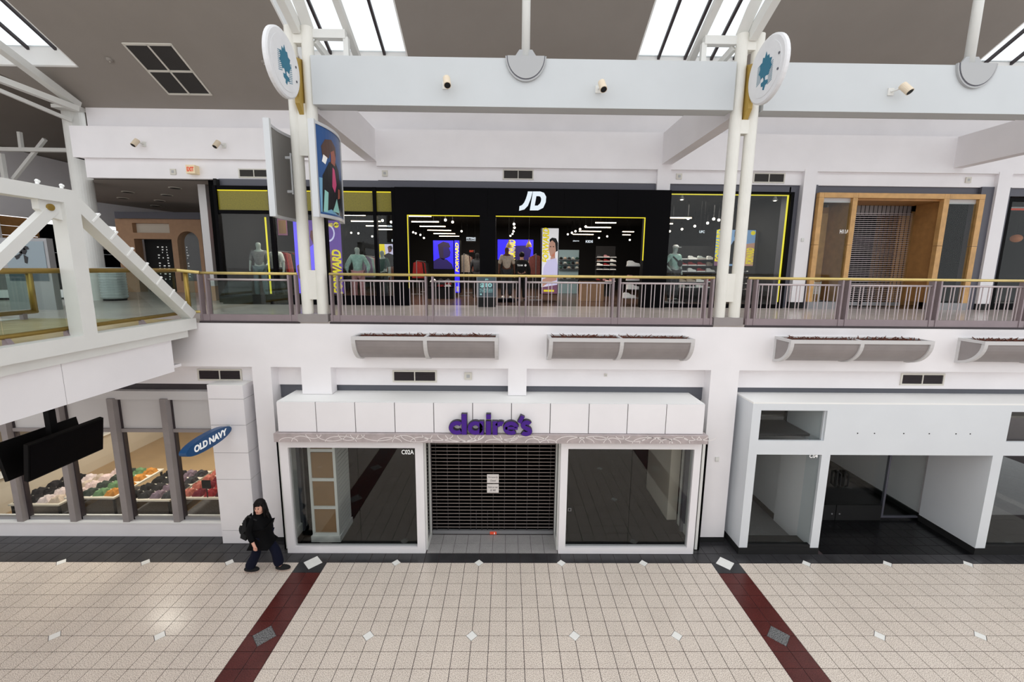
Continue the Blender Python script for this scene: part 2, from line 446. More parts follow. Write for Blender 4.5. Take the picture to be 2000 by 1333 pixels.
# ---------------------------------------------------------------- roof: grey slope with skylight wells
RS = .5
def rz(y): return 11.31 + RS * (5.6 - y)
def slope(b, x0, x1, y0, y1, dz0, dz1):
    b.hexa([(x0, y0, rz(y0) + dz0), (x1, y0, rz(y0) + dz0), (x1, y1, rz(y1) + dz0), (x0, y1, rz(y1) + dz0),
            (x0, y0, rz(y0) + dz1), (x1, y0, rz(y0) + dz1), (x1, y1, rz(y1) + dz1), (x0, y1, rz(y1) + dz1)])
ceil = B(); wells = B()
SKY = [(-10.4, -7.83), (-1.5, 1.48), (7.7, 10.68), (17.05, 20.0)]
YR, YB = 1.3, 4.36  # roof slope stops early, out of view, to let more sky light down
xs = -12.5
for a, b in SKY:
    if a < -9:
        for poly in ([(-9.3, 5.6), (-9.1, 5.8), (b, 5.8), (b, YB), (a, YB), (a, 4.5)], [(a, 4.5), (a, YR), (-12.5, YR), (-12.5, 2.4)]):
            ceil.prism([(x, y, rz(y)) for x, y in poly], (0, 0, .12))
    else:
        slope(ceil, xs, a, YR, 5.8, 0, .12); slope(ceil, a, b, YB, 5.8, 0, .12)
    xs = b
    slope(wells, a, a + .04, YR, YB, .0, .5); slope(wells, b - .04, b, YR, YB, 0., .5); slope(wells, a, b, YB - .05, YB, 0, .5)
slope(ceil, xs, 30, YR, 5.8, 0, .12)
struct('ceiling', ceil, 'ceiling_grey')
struct('trim_skylight_wells', wells, 'white_ledge')
for n, (a, b) in enumerate(SKY):
    g = B(); slope(g, a + .04, b - .04, YR, YB - .05, .46, .47)
    w = struct('window_%d' % (n + 1), g, 'sky_glass')
    w['label'] = ['skylight of sloping panes at the far upper-left corner', 'skylight of sloping panes above the paired columns with hanging banners', 'skylight of sloping panes above the paired columns without banners', 'skylight of sloping panes at the far upper-right corner'][n]
    for x in (-.75, 0, .75):
        m = B(); c = (a + b) / 2 + x; slope(m, c - .035, c + .035, YR, YB - .05, .38, .46); m.build('glazing_bar', 'dark_mullion', w)
    for c in (a + .09, b - .09):
        m = B(); slope(m, c - .04, c + .04, YR, YB - .05, .40, .46); m.build('glazing_bar', 'dark_mullion', w)

# ---------------------------------------------------------------- long white beams and cross beams
ZB0, ZB1 = 9.72, 10.64
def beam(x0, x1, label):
    o = struct('fascia_beam', B().box(x0, x1, YS, 1.05, ZB0, ZB1), 'beam_white_dimmed'); return tag(o, label, 'beam')
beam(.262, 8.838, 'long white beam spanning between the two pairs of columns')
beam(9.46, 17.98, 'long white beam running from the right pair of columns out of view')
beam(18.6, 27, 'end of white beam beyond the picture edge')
for x, lab in ((0, 'white cross beam from the banner columns back to the shop wall'), (9.144, 'white cross beam from the right column pair back to the shop wall'), (18.288, 'white cross beam meeting the shop wall at the picture\'s right edge')):
    o = struct('cross_beam', B().box(x - .16, x + .16, 1.05, YW, ZB0 - .02, ZB1 - .02), 'white_paint'); tag(o, lab, 'beam')
def hanger_plate(xc, lab):
    t = thing('strut_bracket', (xc, YS, ZB1), lab, 'bracket', kind='structure')
    half = [(xc + .41 * math.cos(a), YS - .05, ZB1 + .02 + .47 * math.sin(a)) for a in [math.pi + math.pi * k / 20 for k in range(21)]]
    B().prism(half, (0, .05, 0)).build('half_round_plate', 'bracket_grey', t)
    half3 = [(xc + .382 * math.cos(a), YS - .056, ZB1 + .02 + .437 * math.sin(a)) for a in [math.pi + math.pi * k / 20 for k in range(21)]]
    B().prism(half3, (0, .01, 0)).build('shadow_gap', 'frame_grey', t)
    half2 = [(xc + .368 * math.cos(a), YS - .066, ZB1 + .02 + .42 * math.sin(a)) for a in [math.pi + math.pi * k / 20 for k in range(21)]]
    B().prism(half2, (0, .012, 0)).build('face_plate', 'bracket_grey', t)
    B().prism([(xc - .27, .8, ZB1), (xc + .27, .8, ZB1), (xc + .13, .8, ZB1 + .2), (xc - .13, .8, ZB1 + .2)], (0, .04, 0)).build('gusset', 'bracket_grey', t)
    p = B(); zt = rz(.86)
    p.tube((xc, .86, ZB1 + .0), (xc, .86, zt), .085, 16).build('strut', 'white_steel', t, smooth=True)
hanger_plate(4.572, 'half-round steel bracket and vertical strut at the middle beam')
hanger_plate(13.716, 'half-round steel bracket and vertical strut on the right-hand beam')

# ---------------------------------------------------------------- paired columns
def column_pair(xc, lab, plates):
    t = thing('column_pair', (xc, .85, F2 - .02), lab, 'columns', kind='structure')
    B().box(xc - .335, xc + .315, YS, 1.0, F2 - .02, 5.43).build('plinth', 'planter_panel', t)
    for s in (-1, 1):
        B().tube((xc + s * .168, .85, 5.43), (xc + s * .168, .85, 11.2), .117, 24).build('column', 'cream_steel', t, smooth=False)
    for z0, z1 in plates:
        B().box(xc - .13, xc + .13, .77, .93, z0, z1).build('tie_plate', 'cream_steel', t)
    return t
zz = lambda y, u: at(u, y, Y=.8).z
cp = column_pair(0., 'pair of round white columns with banners, beside the footbridge', [(zz(305, 590), zz(203, 590)), (zz(85, 575), zz(60, 575)), (zz(585, 605), zz(528, 605))])
cp2 = column_pair(9.144, 'pair of round white columns without banners, right of the middle beam', [(zz(262, 1455), zz(235, 1455)), (zz(99, 1465), zz(74, 1465)), (zz(590, 1420), zz(535, 1420))])
def roof_truss(xc, s, lab):
    t = thing('roof_truss', (xc, .85, 11.2), lab, 'roof truss', kind='structure')
    def R(y): return 10.72 + .5 * (2.05 - y)
    xr = xc + s * .93
    B().bar((xr, 2.2, R(2.2)), (xr, -2.2, R(-2.2)), .13, .13).build('rafter', 'white_steel', t)
    B().bar((xc + s * .28, .9, 11.1), (xr, .9, 11.1), .13, .16).build('cross_arm', 'white_steel', t)
    B().box(xr - .05, xr + .05, .85, .95, ZB1, 11.05).build('post', 'white_steel', t)
    B().bar((xc, .8, 11.15), (xc, -2.4, 12.75), .15, .24).build('main_rafter', 'white_steel', t)
    B().bar((xc + s * .3, .9, 10.98), (xc + s * .55, 1.5, ZB1), .09, .12).build('knee_brace', 'white_steel', t)
    pts = [(xc + s * .1, .85, 11.15), (xc + s * .3, .85, 11.2), (xc + s * .27, .55, 11.55), (xc + s * .18, .2, 11.95), (xc + s * .08, 0, 12.2), (xc + s * .02, .3, 11.8)]
    B().prism(pts, (0, .03, .01)).build('gusset', 'white_steel', t)
    B().bar((xc + s * .05, -.3, 12.2), (xc + s * .05, -.3, 13.6), .12, .12, (0, 1, 0)).build('hanger', 'white_steel', t)
roof_truss(0., 1, 'white steel truss rising from the banner columns into the skylight')
roof_truss(9.144, -1, 'white steel truss rising from the right column pair into the skylight')

# ---------------------------------------------------------------- left end of the upper level
tag(struct('corner_column', B().tube((-9.65, 5.85, F2), (-9.65, 5.85, 11.3), .27, 28), 'white_steel'), 'single thick round column standing behind the footbridge', 'column')
struct('ceiling_corridor', B().prism([(-8.75, 5.3, 9.12), (-4.7, 5.3, 9.12), (-4.7, 13.6, 9.12), (-12.6, 13.6, 9.12), (-13.5, 10.2, 9.12)], (0, 0, .1)), 'ceiling_grey')
struct('wall_upper_end', B().box(-9.04, -8.9, 5.1, 5.8, 9.69, 10.6), 'white_paint')
# ================================================================ middle shop (purple lettering), ground floor
sf = thing('storefront', (3.95, .3, 0), 'white shopfront with panelled fascia and two large dark windows', 'shopfront')
FX0, FX1, FY = -.655, 8.515, .2
box('fascia_box', 'white_ledge', FX0, FX1, FY + .04, 1.05, 2.93, 3.612, sf); box('seam_backing', 'seam', FX0 + .01, FX1 - .01, FY + .02, FY + .04, 2.94, 3.6, sf)
pj = [FX0, .172, 1.006, 1.85, 2.683, 3.516, 4.348, 5.18, 6.014, 6.848, 7.684, FX1]
for a, b in zip(pj[:-1], pj[1:]): box('fascia_panel', 'white_paint', a + .009, b - .009, FY, FY + .03, 2.945, 3.605, sf)
tr = box('etched_band', 'etched_metal', -.715, 8.59, .12, .32, 2.745, 2.935, sf)
rnd = random.Random(3)
et = B()
conv = lambda x, y, d: (x, .12 - d, y)
x = -.6
while x < 8.4:
    r = rnd.uniform(.1, .26); w = r * rnd.uniform(1.2, 2.2); up_ = rnd.random() < .6
    pts = []
    for k in range(15):
        a = math.pi * k / 14; px = x + w * (1 - math.cos(a)) / 2 * 1.6; pz = 2.76 + min(.155, r * .62 * math.sin(a)) if up_ else 2.92 - min(.155, r * .62 * math.sin(a))
        pts.append((px, pz))
    et.ribbon(pts, .012, conv, .0015)
    x += rnd.uniform(.14, .34)
et.build('etched_scrolls', 'etch_line', tr, kind='stuff')
def win_frame(x0, x1, inner0, inner1, name):
    f = B(); f.box(x0, inner0, FY + .1, FY + .22, 0, 2.745).box(inner1, x1, FY + .1, FY + .22, 0, 2.745)
    f.box(inner0, inner1, FY + .1, FY + .22, 0, .15).box(inner0, inner1, FY + .1, FY + .22, 2.54, 2.745)
    f.build('window_frame', 'white_paint', sf)
win_frame(-.71, 2.42, -.535, 2.24, 'l'); win_frame(5.45, 8.56, 5.61, 8.405, 'r')
for x0, x1, mid in ((-.535, 2.24, .95), (5.61, 8.405, 7.05)):
    box('pane', 'window_glass', x0, mid - .003, .36, .37, .15, 2.54, sf); box('pane', 'window_glass', mid + .003, x1, .36, .37, .15, 2.54, sf)
# side returns of the doorway: narrow glazed jambs
for s, x in ((1, 2.42), (-1, 5.45)):
    b = B().box(x - .03, x + .03, .42, .5, 0, 2.745).box(x - .03, x + .03, .9, .97, 0, 2.745).box(x - .03, x + .03, .5, .9, 0, .12)
    b.build('door_jamb', 'white_steel', sf); box('jamb_pane', 'shop_glass', x - .004, x + .004, .5, .9, .12, 2.7, sf)
box('doorway_head', 'white_paint', 2.42, 5.45, .42, 1.05, 2.66, 2.745, sf)
sg = thing('shop_sign', (3.04, .12, 2.94), 'purple lower-case letter sign on the white panelled fascia', 'sign')
SX = lambda u: 3.04 + (u - 879.7) * .010993
XH = .30; BZ = 2.945; SY = .1
def arc(cx, cz, rx, rz_, a0, a1, n=18): return [(cx + rx * math.cos(math.radians(a0 + (a1 - a0) * k / n)), cz + rz_ * math.sin(math.radians(a0 + (a1 - a0) * k / n))) for k in range(n + 1)]
def letter(strokes):
    """strokes: (points, width)"""
    cv = lambda d0: (lambda x, y, d: (x, SY - d0 - d, y))
    b = B()
    for pts, w in strokes: b.ribbon(pts, w + .016, cv(-.098), .098)
    o = b.build('letter', 'sign_return', sg)
    f = B()
    for pts, w in strokes: f.ribbon(pts, w, cv(.0), .012)
    f.build('letter_face', 'purple_sign', o)
W_ = .088; rr = XH / 2 - W_ / 2; cz = BZ + XH / 2
letter([(arc(SX(893.5), cz, rr + .02, rr, 48, 312), W_)])
letter([([(SX(907.4), BZ), (SX(907.4), BZ + .455)], .105)])
letter([(arc(SX(929), cz, rr + .01, rr, 0, 360, 24), W_), ([(SX(941), BZ), (SX(941), BZ + XH)], W_)])
letter([([(SX(954.4), BZ), (SX(954.4), BZ + XH)], .1), ([(SX(954.4) - .05, BZ + .4), (SX(954.4) + .05, BZ + .4)], .1)])
letter([([(SX(967), BZ), (SX(967), BZ + XH)], .1), (arc(SX(978), BZ + XH - .15, .09, .1, 150, 60, 10), .095)])
letter([(arc(SX(998), cz, rr + .015, rr, 10, 315, 24), .085), ([(SX(987), cz), (SX(1011), cz)], .06)])
letter([([(SX(1014), BZ + .27), (SX(1020.5), BZ + .42)], .08)])
letter([(arc(SX(1028), BZ + XH * .72, .075, XH * .2, 25, 250, 12) + arc(SX(1027), BZ + XH * .27, .085, XH * .2, 75, -150, 12), .088)])
un = thing('unit_number', (1.93, .355, 2.38), 'small white unit number on the dark left window of the middle shop', 'lettering')
lettering('C02A', 1.93, .356, 2.37, .27, .105, 'letter_white', un, 'number_lettering', bold=.012)
st = thing('access_sticker', (5.66, .356, 1.0), 'small square door sticker low on the right window of the middle shop', 'sticker')
box('sticker_face', 'tile_grey', 5.65, 5.73, .353, .357, 1.02, 1.1, st); box('sticker_mark', 'black_matt', 5.67, 5.71, .35, .353, 1.035, 1.085, st)
# roller grille
gr = thing('roller_grille', (3.93, 1.0, 0), 'closed roller grille across the doorway of the middle shop', 'roller grille')
x0, x1 = 2.43, 5.44
box('bottom_bar', 'steel_grey', x0, x1, .98, 1.04, .012, .1, gr)
rod = None; nrod = 27
for k in range(nrod):
    z = .17 + k * (2.5 - .17) / (nrod - 1)
    if rod is None: rod = B().box(x0 + .03, x1 - .03, 1.005, 1.02, z, z + .014).build('grille_rod', 'shutter_rod', gr); z00 = z
    else:
        o = rod.copy(); COL.objects.link(o); o.location.z += z - z00
for k in range(11):
    x = x0 + .13 + k * (x1 - x0 - .26) / 10
    box('grille_link', 'shutter_link', x - .009, x + .009, 1.01, 1.03, .1, 2.55, gr)
for k in (3.5, 4.5, 5.5): 
    x = x0 + .13 + k * (x1 - x0 - .26) / 10
    box('grille_link', 'shutter_link', x - .009, x + .009, 1.01, 1.03, .1, .62, gr)
for s in (x0 - .0, x1 - .03): box('guide_rail', 'dark_mullion', s, s + .03, .975, 1.05, 0, 2.6, gr)
lk = thing('grille_lock', (3.95, .95, .03), 'small red lock tag on the bottom bar of the roller grille', 'lock')
box('lock_body', 'exit_red', 3.86, 4.02, .955, .98, .02, .075, lk); box('lock_button', 'letter_white', 3.96, 3.98, .945, .955, .03, .07, lk)
for z0, words, lab in ((1.346, ('Permanently', 'Closed'), 'upper handwritten paper note taped to the roller grille'), (1.095, ('Pardon our mess', 'as we'), 'lower handwritten paper note taped to the roller grille')):
    n = thing('paper_note', (3.925, .975, z0), lab, 'notice', 'handwritten notes on the grille')
    box('sheet', 'paper', 3.785, 4.068, .994, 1.004, z0, z0 + .22, n)
    lettering(words[0], 3.81, .993, z0 + .12, .23, .05, 'ink', n, 'handwriting', bold=0, slant=.2, depth=.001)
    lettering(words[1], 3.86, .993, z0 + .04, .13, .045, 'ink', n, 'handwriting', bold=0, slant=.2, depth=.001)
# inside the middle shop
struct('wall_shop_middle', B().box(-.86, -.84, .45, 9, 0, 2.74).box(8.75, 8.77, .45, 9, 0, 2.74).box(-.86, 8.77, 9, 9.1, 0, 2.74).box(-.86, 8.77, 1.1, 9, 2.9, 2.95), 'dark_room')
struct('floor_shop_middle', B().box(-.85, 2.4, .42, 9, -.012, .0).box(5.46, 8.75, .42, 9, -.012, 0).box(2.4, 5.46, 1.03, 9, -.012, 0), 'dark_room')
dc = thing('display_column', (.05, 1.0, 0), 'white framed display column with tan boards inside the left dark window', 'display column')
a = at(612, 1058, Z=0); bq = at(664, 1058, Z=0)
X0, X1, Y0, Y1 = a.x, bq.x, a.y, a.y + .75
box('base', 'white_steel', X0 - .03, X1 + .03, Y0 - .03, Y1, 0, .15, dc)
fr = B().box(X0, X0 + .06, Y0, Y0 + .1, .15, 2.9).box(X1 - .06, X1, Y0, Y0 + .1, .15, 2.9)
for z in (.15, .83, 1.53, 2.25): fr.box(X0 + .06, X1 - .06, Y0, Y0 + .1, z, z + .07)
fr.build('frame', 'white_steel', dc)
for z in (.22, .9, 1.6): box('board', 'tan_board', X0 + .06, X1 - .06, Y0 + .03, Y0 + .06, z, z + .62, dc)
box('board', 'tan_board', X0 + .06, X1 - .06, Y0 + .03, Y0 + .06, 2.32, 2.9, dc)
for k in range(26): box('side_slat', 'white_steel', X1 - .02, X1, Y0 + .1, Y1, .18 + k * .104, .18 + k * .104 + .09, dc)
lf = thing('inner_door_frame', (-.75, .9, 0), 'pale framed side window at the left end inside the dark shop', 'window frame')
B().box(-.82, -.76, .45, .55, 0, 2.8).box(-.82, -.76, 1.25, 1.35, 0, 2.8).box(-.82, -.76, .55, 1.25, 0, .22).box(-.84, -.8, .55, 1.25, .22, 2.8).build('frame', 'white_steel', lf)
rf = thing('inner_door_frame', (8.7, .9, 0), 'pale framed side window at the right end inside the dark shop', 'window frame')
B().box(8.66, 8.72, .45, .55, 0, 2.8).box(8.66, 8.72, 1.35, 1.45, 0, 2.8).box(8.66, 8.72, .55, 1.35, 0, .22).box(8.7, 8.74, .55, 1.35, .22, 2.8).build('frame', 'white_steel', rf)
lw = thing('interior_low_wall', (8.6, 3, 0), 'pale low partition beside the right end inside the dark shop', 'partition')
box('partition_body', 'cream_wall', 8.45, 8.7, 1.6, 3.2, 0, 2.2, lw)

# ================================================================ vents, alarms, planters on the balcony edge
def vent(x0, x1, z0, z1, y, lab, louvre):
    t = thing('air_vent', ((x0 + x1) / 2, y, z0), lab, 'air vent', 'air vents')
    d = .06; xm = (x0 + x1) / 2
    B().box(x0, x1, y - .025, y, z0, z0 + d * .6).box(x0, x1, y - .025, y, z1 - d * .6, z1).box(x0, x0 + d * .6, y - .025, y, z0 + d * .6, z1 - d * .6).box(x1 - d * .6, x1, y - .025, y, z0 + d * .6, z1 - d * .6).box(xm - .012, xm + .012, y - .025, y, z0 + d * .6, z1 - d * .6).build('vent_frame', 'vent_frame', t)
    box('backing', 'vent_dark', x0 + .03, x1 - .03, y - .004, y, z0 + .03, z1 - .03, t)
    if louvre:
        n = 7
        for k in range(n):
            z = z0 + .05 + k * (z1 - z0 - .1) / n
            B().hexa([(x0 + .035, y - .018, z), (x1 - .035, y - .018, z), (x1 - .035, y - .004, z + .012), (x0 + .035, y - .004, z + .012), (x0 + .035, y - .018, z + .006), (x1 - .035, y - .018, z + .006), (x1 - .035, y - .004, z + .018), (x0 + .035, y - .004, z + .018)]).build('louvre_blade', 'dark_mullion', t)
vent(1.61, 2.625, 3.838, 4.12, 1.0, 'louvred air vent above the middle shop\'s left window', True)
vent(-2.845, -1.84, 3.843, 4.118, 1.0, 'louvred air vent above the clothes shop pillar', True)
vent(13.44, 14.47, 3.848, 4.132, 1.0, 'louvred air vent above the vacant white shopfront on the right', True)
vent(4.06, 5.02, 9.21, 9.515, 5.15, 'mesh air vent above the lit black sports shop sign', False)
vent(11.92, 12.92, 9.203, 9.51, 5.15, 'mesh air vent right of the right column pair, upper level', False)
vent(-4.12, -3.18, 9.167, 9.44, 5.15, 'mesh air vent beside the back of the left banner', False)
def strobe(x, y, z, s, lab):
    t = thing('alarm_unit', (x, y, z - s), lab, 'alarm', 'wall alarms')
    box('housing', 'vent_frame', x - s, x + s, y - .035, y, z - s, z + s, t); box('grille', 'bracket_grey', x - s * .45, x + s * .45, y - .04, y - .035, z - s * .45, z + s * .45, t)
strobe(3.35, 1.0, 3.995, .085, 'square white alarm beside the louvred vent of the middle shop')
strobe(6.53, 1.0, 4.04, .03, 'tiny white sensor above the middle shop\'s right window')
for u, v, lab in ((339, 336, 'square white alarm left of the exit sign'), (752, 339, 'square white alarm above the black shop\'s left corner'), (1326, 345, 'square white alarm left of the right column pair'), (1890, 352, 'square white alarm above the wood-framed shopfront')):
    p = at(u, v, Y=5.15); strobe(p.x, 5.15, p.z, .085, lab)
for p, y, lab in ((at(1400, 897, Y=YS), YS, 'small white wall box on the lower pillar right of the middle shop'), (at(1567, 469, Y=YW - .02), YW - .02, 'small white wall box on the pilaster left of the wood-framed shop')):
    t = thing('wall_box', (p.x, y, p.z - .06), lab, 'switch box'); box('cover', 'white_steel', p.x - .04, p.x + .04, y - .03, y, p.z - .055, p.z + .055, t); box('seam_line', 'seam', p.x - .03, p.x + .03, y - .032, y - .03, p.z - .04, p.z - .036, t)
def planter(x0, lab):
    w = 3.06; x1 = x0 + w; t = thing('wall_planter', (x0 + w / 2, YS, 4.46), lab, 'planter', 'planters hung on the balcony edge')
    ZT, ZL, YF = 5.03, 4.47, .2; R1, R2 = YS - YF, ZT - .07 - ZL
    def prof(off):   # outer curve from front top to back bottom
        return [(YS - (R1 + off) * math.cos(a), ZT - .07 - (R2 + off) * math.sin(a)) for a in [math.pi / 2 * k / 10 for k in range(11)]]
    pr = prof(-.02); b = B(); n = len(pr)
    for k in range(n - 1):
        (ya, za), (yb, zb) = pr[k], pr[k + 1]
        b.add([(x0, ya, za), (x1, ya, za), (x1, yb, zb), (x0, yb, zb)], [(0, 1, 2, 3)])
    b.build('curved_panel', 'planter_panel', t, smooth=True)
    for xa in (x0, (x0 + x1) / 2 - .04, x1 - .08):
        rb = B(); po, pi_ = prof(.008), prof(-.05)
        for k in range(n - 1):
            q = [(po[k]), (po[k + 1]), (pi_[k + 1]), (pi_[k])]
            rb.prism([(xa, y, z) for y, z in q], (.08, 0, 0))
        rb.build('rib', 'planter_frame', t)
    for xa in (x0 + .01, x1 - .03): B().prism([(xa, YS, ZT - .05)] + [(xa, y, z) for y, z in prof(-.03)], (.02, 0, 0)).build('end_panel', 'planter_panel', t)
    for xa in (x0 - .002, x1 - .068): B().box(xa, xa + .07, YS - .062, YS, ZL - .012, ZT - .062).build('end_stile', 'planter_frame', t)
    B().box(x0, x1, YF - .008, YF + .05, ZT - .075, ZT).box(x0, x1, YS - .05, YS, ZT - .06, ZT).box(x0, x0 + .06, YF + .05, YS - .05, ZT - .06, ZT).box(x1 - .06, x1, YF + .05, YS - .05, ZT - .06, ZT).box((x0 + x1) / 2 - .03, (x0 + x1) / 2 + .03, YF + .05, YS - .05, ZT - .06, ZT).build('rim', 'planter_frame', t)
    B().box(x0 + .05, x1 - .05, YF + .04, YS - .04, 4.9, 5.0).build('soil', 'soil', t)
    tw = B()
    for k in range(220):
        x = rnd.uniform(x0 + .1, x1 - .1); y = rnd.uniform(YF + .08, YS - .08); a = rnd.uniform(0, 6.28); l = rnd.uniform(.05, .16); h = rnd.uniform(.0, .07)
        tw.tube((x, y, 4.995), (x + l * math.cos(a), y + l * math.sin(a) * .5, 5.0 + h), .012, 4, .005)
    tw.build('dry_stems', 'dry_twig', t, kind='stuff')
planter(1.0, 'curved grey trough planter above the middle shop\'s left window')
planter(5.12, 'curved grey trough planter above the middle shop\'s right window')
planter(10.2, 'curved grey trough planter above the vacant shopfront\'s unit number')
planter(14.33, 'curved grey trough planter cut off by the picture\'s edge')

# ================================================================ vacant white shopfront on the right
vs = thing('vacant_storefront', (13.3, .305, 0), 'vacant plain white shopfront with recessed dark entrance, lower right', 'shopfront')
Y0 = .305; XR = 21.5
def wbox(n, *a, m='cool_paint'): return box(n, m, *a, vs)
wbox('corner_pier', 9.61, 9.8, Y0, 1.25, .16, 3.6)
wbox('window_pier', 11.26, 11.45, Y0, .75, .16, 3.45); wbox('entrance_pier', 15.11, 15.34, Y0, 1.62, .16, 3.45)
wbox('fascia', 9.8, XR, Y0, .36, 3.45, 3.6); wbox('fascia_top', 9.61, XR, Y0, 1.1, 3.6, 3.635, m='white_ledge')
wbox('sign_band', 11.45, 15.11, Y0, .36, 2.43, 3.45); wbox('window_rail', 9.8, 11.26, Y0, .36, 2.43, 2.755); wbox('window_rail', 15.34, 21, Y0, .36, 2.43, 2.755)
wbox('light_box_side', 11.24, 11.26, .36, 1.5, 2.755, 3.45)
wbox('light_box_base', 9.8, 11.24, .7, 1.6, 2.7, 2.75, m='tile_dark')
wbox('window_sill', 9.8, 11.26, .32, .42, .16, .22, m='black_matt'); wbox('window_sill', 15.34, 21, .32, .42, .16, .22, m='black_matt')
wbox('plinth', 9.6, 11.455, Y0 - .01, .75, 0, .16, m='black_matt'); wbox('plinth', 15.1, 21, Y0 - .01, 1.62, 0, .16, m='black_matt'); wbox('plinth', 9.6, 9.8, .75, 1.25, 0, .16, m='black_matt')
for x0, x1 in ((9.8, 11.26), (15.34, 21)):
    wbox('display_pane', x0, x1, .36, .37, .22, 2.43, m='shop_glass'); wbox('transom_pane', x0, x1, .40, .41, 2.755, 3.45, m='shop_glass')
for x in (11.989, 12.365, 13.016, 13.587, 14.184, 14.504): B().tube((x, Y0 - .004, 2.938), (x, Y0 + .01, 2.938), .014, 8).build('bolt_hole', 'black_matt', vs)
lettering('C04', 11.02, .354, 2.335, .185, .09, 'letter_white', thing('unit_number', (11.02, .354, 2.33), 'small white unit number at the corner of the vacant shop window', 'lettering'), 'number_lettering', bold=.012)
# recess: entrance doors set back
struct('wall_vacant_recess', B().box(11.26, 11.46, .75, 1.6, .0, 2.7).box(11.2, 15.2, .36, 1.7, 2.46, 2.6), 'white_paint')
ed = thing('glass_doors', (12.9, 1.62, 0), 'dark double glass doors with black pull handles in the recessed entrance', 'door')
for x0, x1 in ((11.47, 12.88), (12.9, 14.1)):
    d = box('door_leaf', 'shop_glass', x0, x1, 1.62, 1.635, .05, 2.44, ed)
    box('bottom_rail', 'black_matt', x0, x1, 1.61, 1.65, 0, .42, d)
    hx = x1 - .09 if x0 < 12 else x0 + .09
    h = B().path([(hx, 1.6, .95), (hx - .05, 1.54, 1.0), (hx - .05, 1.54, 1.32), (hx, 1.6, 1.37)], .017, 8).path([(hx, 1.6, .95), (hx + .05, 1.54, 1.0), (hx + .05, 1.54, 1.32), (hx, 1.6, 1.37)], .017, 8)
    h.build('pull_handle', 'black_matt', d)
    B().tube((hx, 1.6, .18), (hx, 1.62, .18), .02, 10).build('floor_lock', 'steel_grey', d)
sl = thing('side_screen', (14.6, 1.6, 0), 'fixed glass side screen with thin steel frame right of the double doors', 'glass screen')
B().box(14.12, 14.17, 1.63, 1.69, .06, 2.44).box(14.17, 15.1, 1.63, 1.69, .06, .1).build('frame', 'frame_grey', sl); box('pane', 'shop_glass', 14.17, 15.1, 1.655, 1.665, .1, 2.44, sl)
# inside the vacant shop
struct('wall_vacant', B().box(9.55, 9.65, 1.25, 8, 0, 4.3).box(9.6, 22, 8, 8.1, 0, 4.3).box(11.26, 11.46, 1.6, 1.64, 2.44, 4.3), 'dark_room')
struct('wall_vacant_left', B().box(11.3, 11.4, 1.64, 3.4, .15, 2.8).box(15.2, 15.36, 1.62, 5, .15, 2.8).box(16.6, 16.7, 2.5, 6, .15, 2.8), 'white_paint')
struct('baseboard_vacant', B().box(11.28, 11.3, .75, 3.4, 0, .15).box(15.18, 15.2, 1.62, 5, 0, .15).box(15.36, 15.38, 1.62, 5, 0, .15), 'black_matt')
struct('floor_vacant', B().box(9.65, 11.28, .4, 8, -.01, 0.002).box(15.38, 22, .4, 8, -.01, 0.002), 'tile_grey')
struct('floor_vacant_entrance', B().box(11.46, 15.18, 1.65, 8, -.01, 0.002), 'tile_black')
struct('ceiling_vacant', B().box(9.65, 22, 1.7, 8, 2.8, 2.85), 'ceiling_grey')
# ================================================================ clothes shop at the lower left
cs = thing('clothes_storefront', (-5, .875, 0), 'grey-mullioned clothes shop window wall below the footbridge', 'shopfront')
Y0 = .875
box('low_wall', 'white_paint', -12, -2.4, Y0, 1.1, 0, .37, cs); box('sill', 'white_ledge', -12, -2.4, Y0 - .05, 1.12, .37, .42, cs)
box('head', 'planter_frame', -12, -2.4, Y0 - .02, 1.1, 3.42, 3.62, cs)
mull = None
for x in (-9.7, -8.47, -7.235, -5.99, -4.755, -3.565):
    o = B().hexa([(x - .11, .97, .42), (x - .07, .8, .42), (x + .07, .8, .42), (x + .11, .97, .42), (x - .11, .97, 3.45), (x - .07, .8, 3.45), (x + .07, .8, 3.45), (x + .11, .97, 3.45)]).build('mullion', 'planter_panel', cs)
    box('mullion_edge', 'dark_mullion', x + .095, x + .125, .9, .99, .42, 3.45, o)
xm = [-12, -9.7, -8.47, -7.235, -5.99, -4.755, -3.565, -2.42]
for a, b in zip(xm[:-1], xm[1:-1] + [-2.3]):
    box('transom', 'planter_panel', a + .1, b - .1, .88, 1.0, 2.63, 2.71, cs)
    box('pane', 'shop_glass', a + .1, b - .1, .945, .955, .42, 2.63, cs)
    box('frosted_pane', 'planter_frame', a + .1, b - .1, .93, .96, 2.71, 3.42, cs)
    box('bead', 'steel_grey', a + .1, b - .1, .9, .97, .42, .49, cs)
pl = thing('shop_pillar', (-2, .62, 0), 'white panelled pillar carrying the blue oval sign', 'pillar', kind='structure')
zs = [0, .333, 1.612, 2.258, 2.915, 3.523, 3.84]
for a, b in zip(zs[:-1], zs[1:]):
    box('panel', 'white_paint', -2.39, -1.61, .62, 1.0, a + .006, b - .004, pl)
box('core', 'seam', -2.38, -1.62, .63, 1.0, 0, 3.83, pl); box('top_cap', 'white_ledge', -2.39, -1.61, .62, 1.0, 3.836, 3.85, pl)
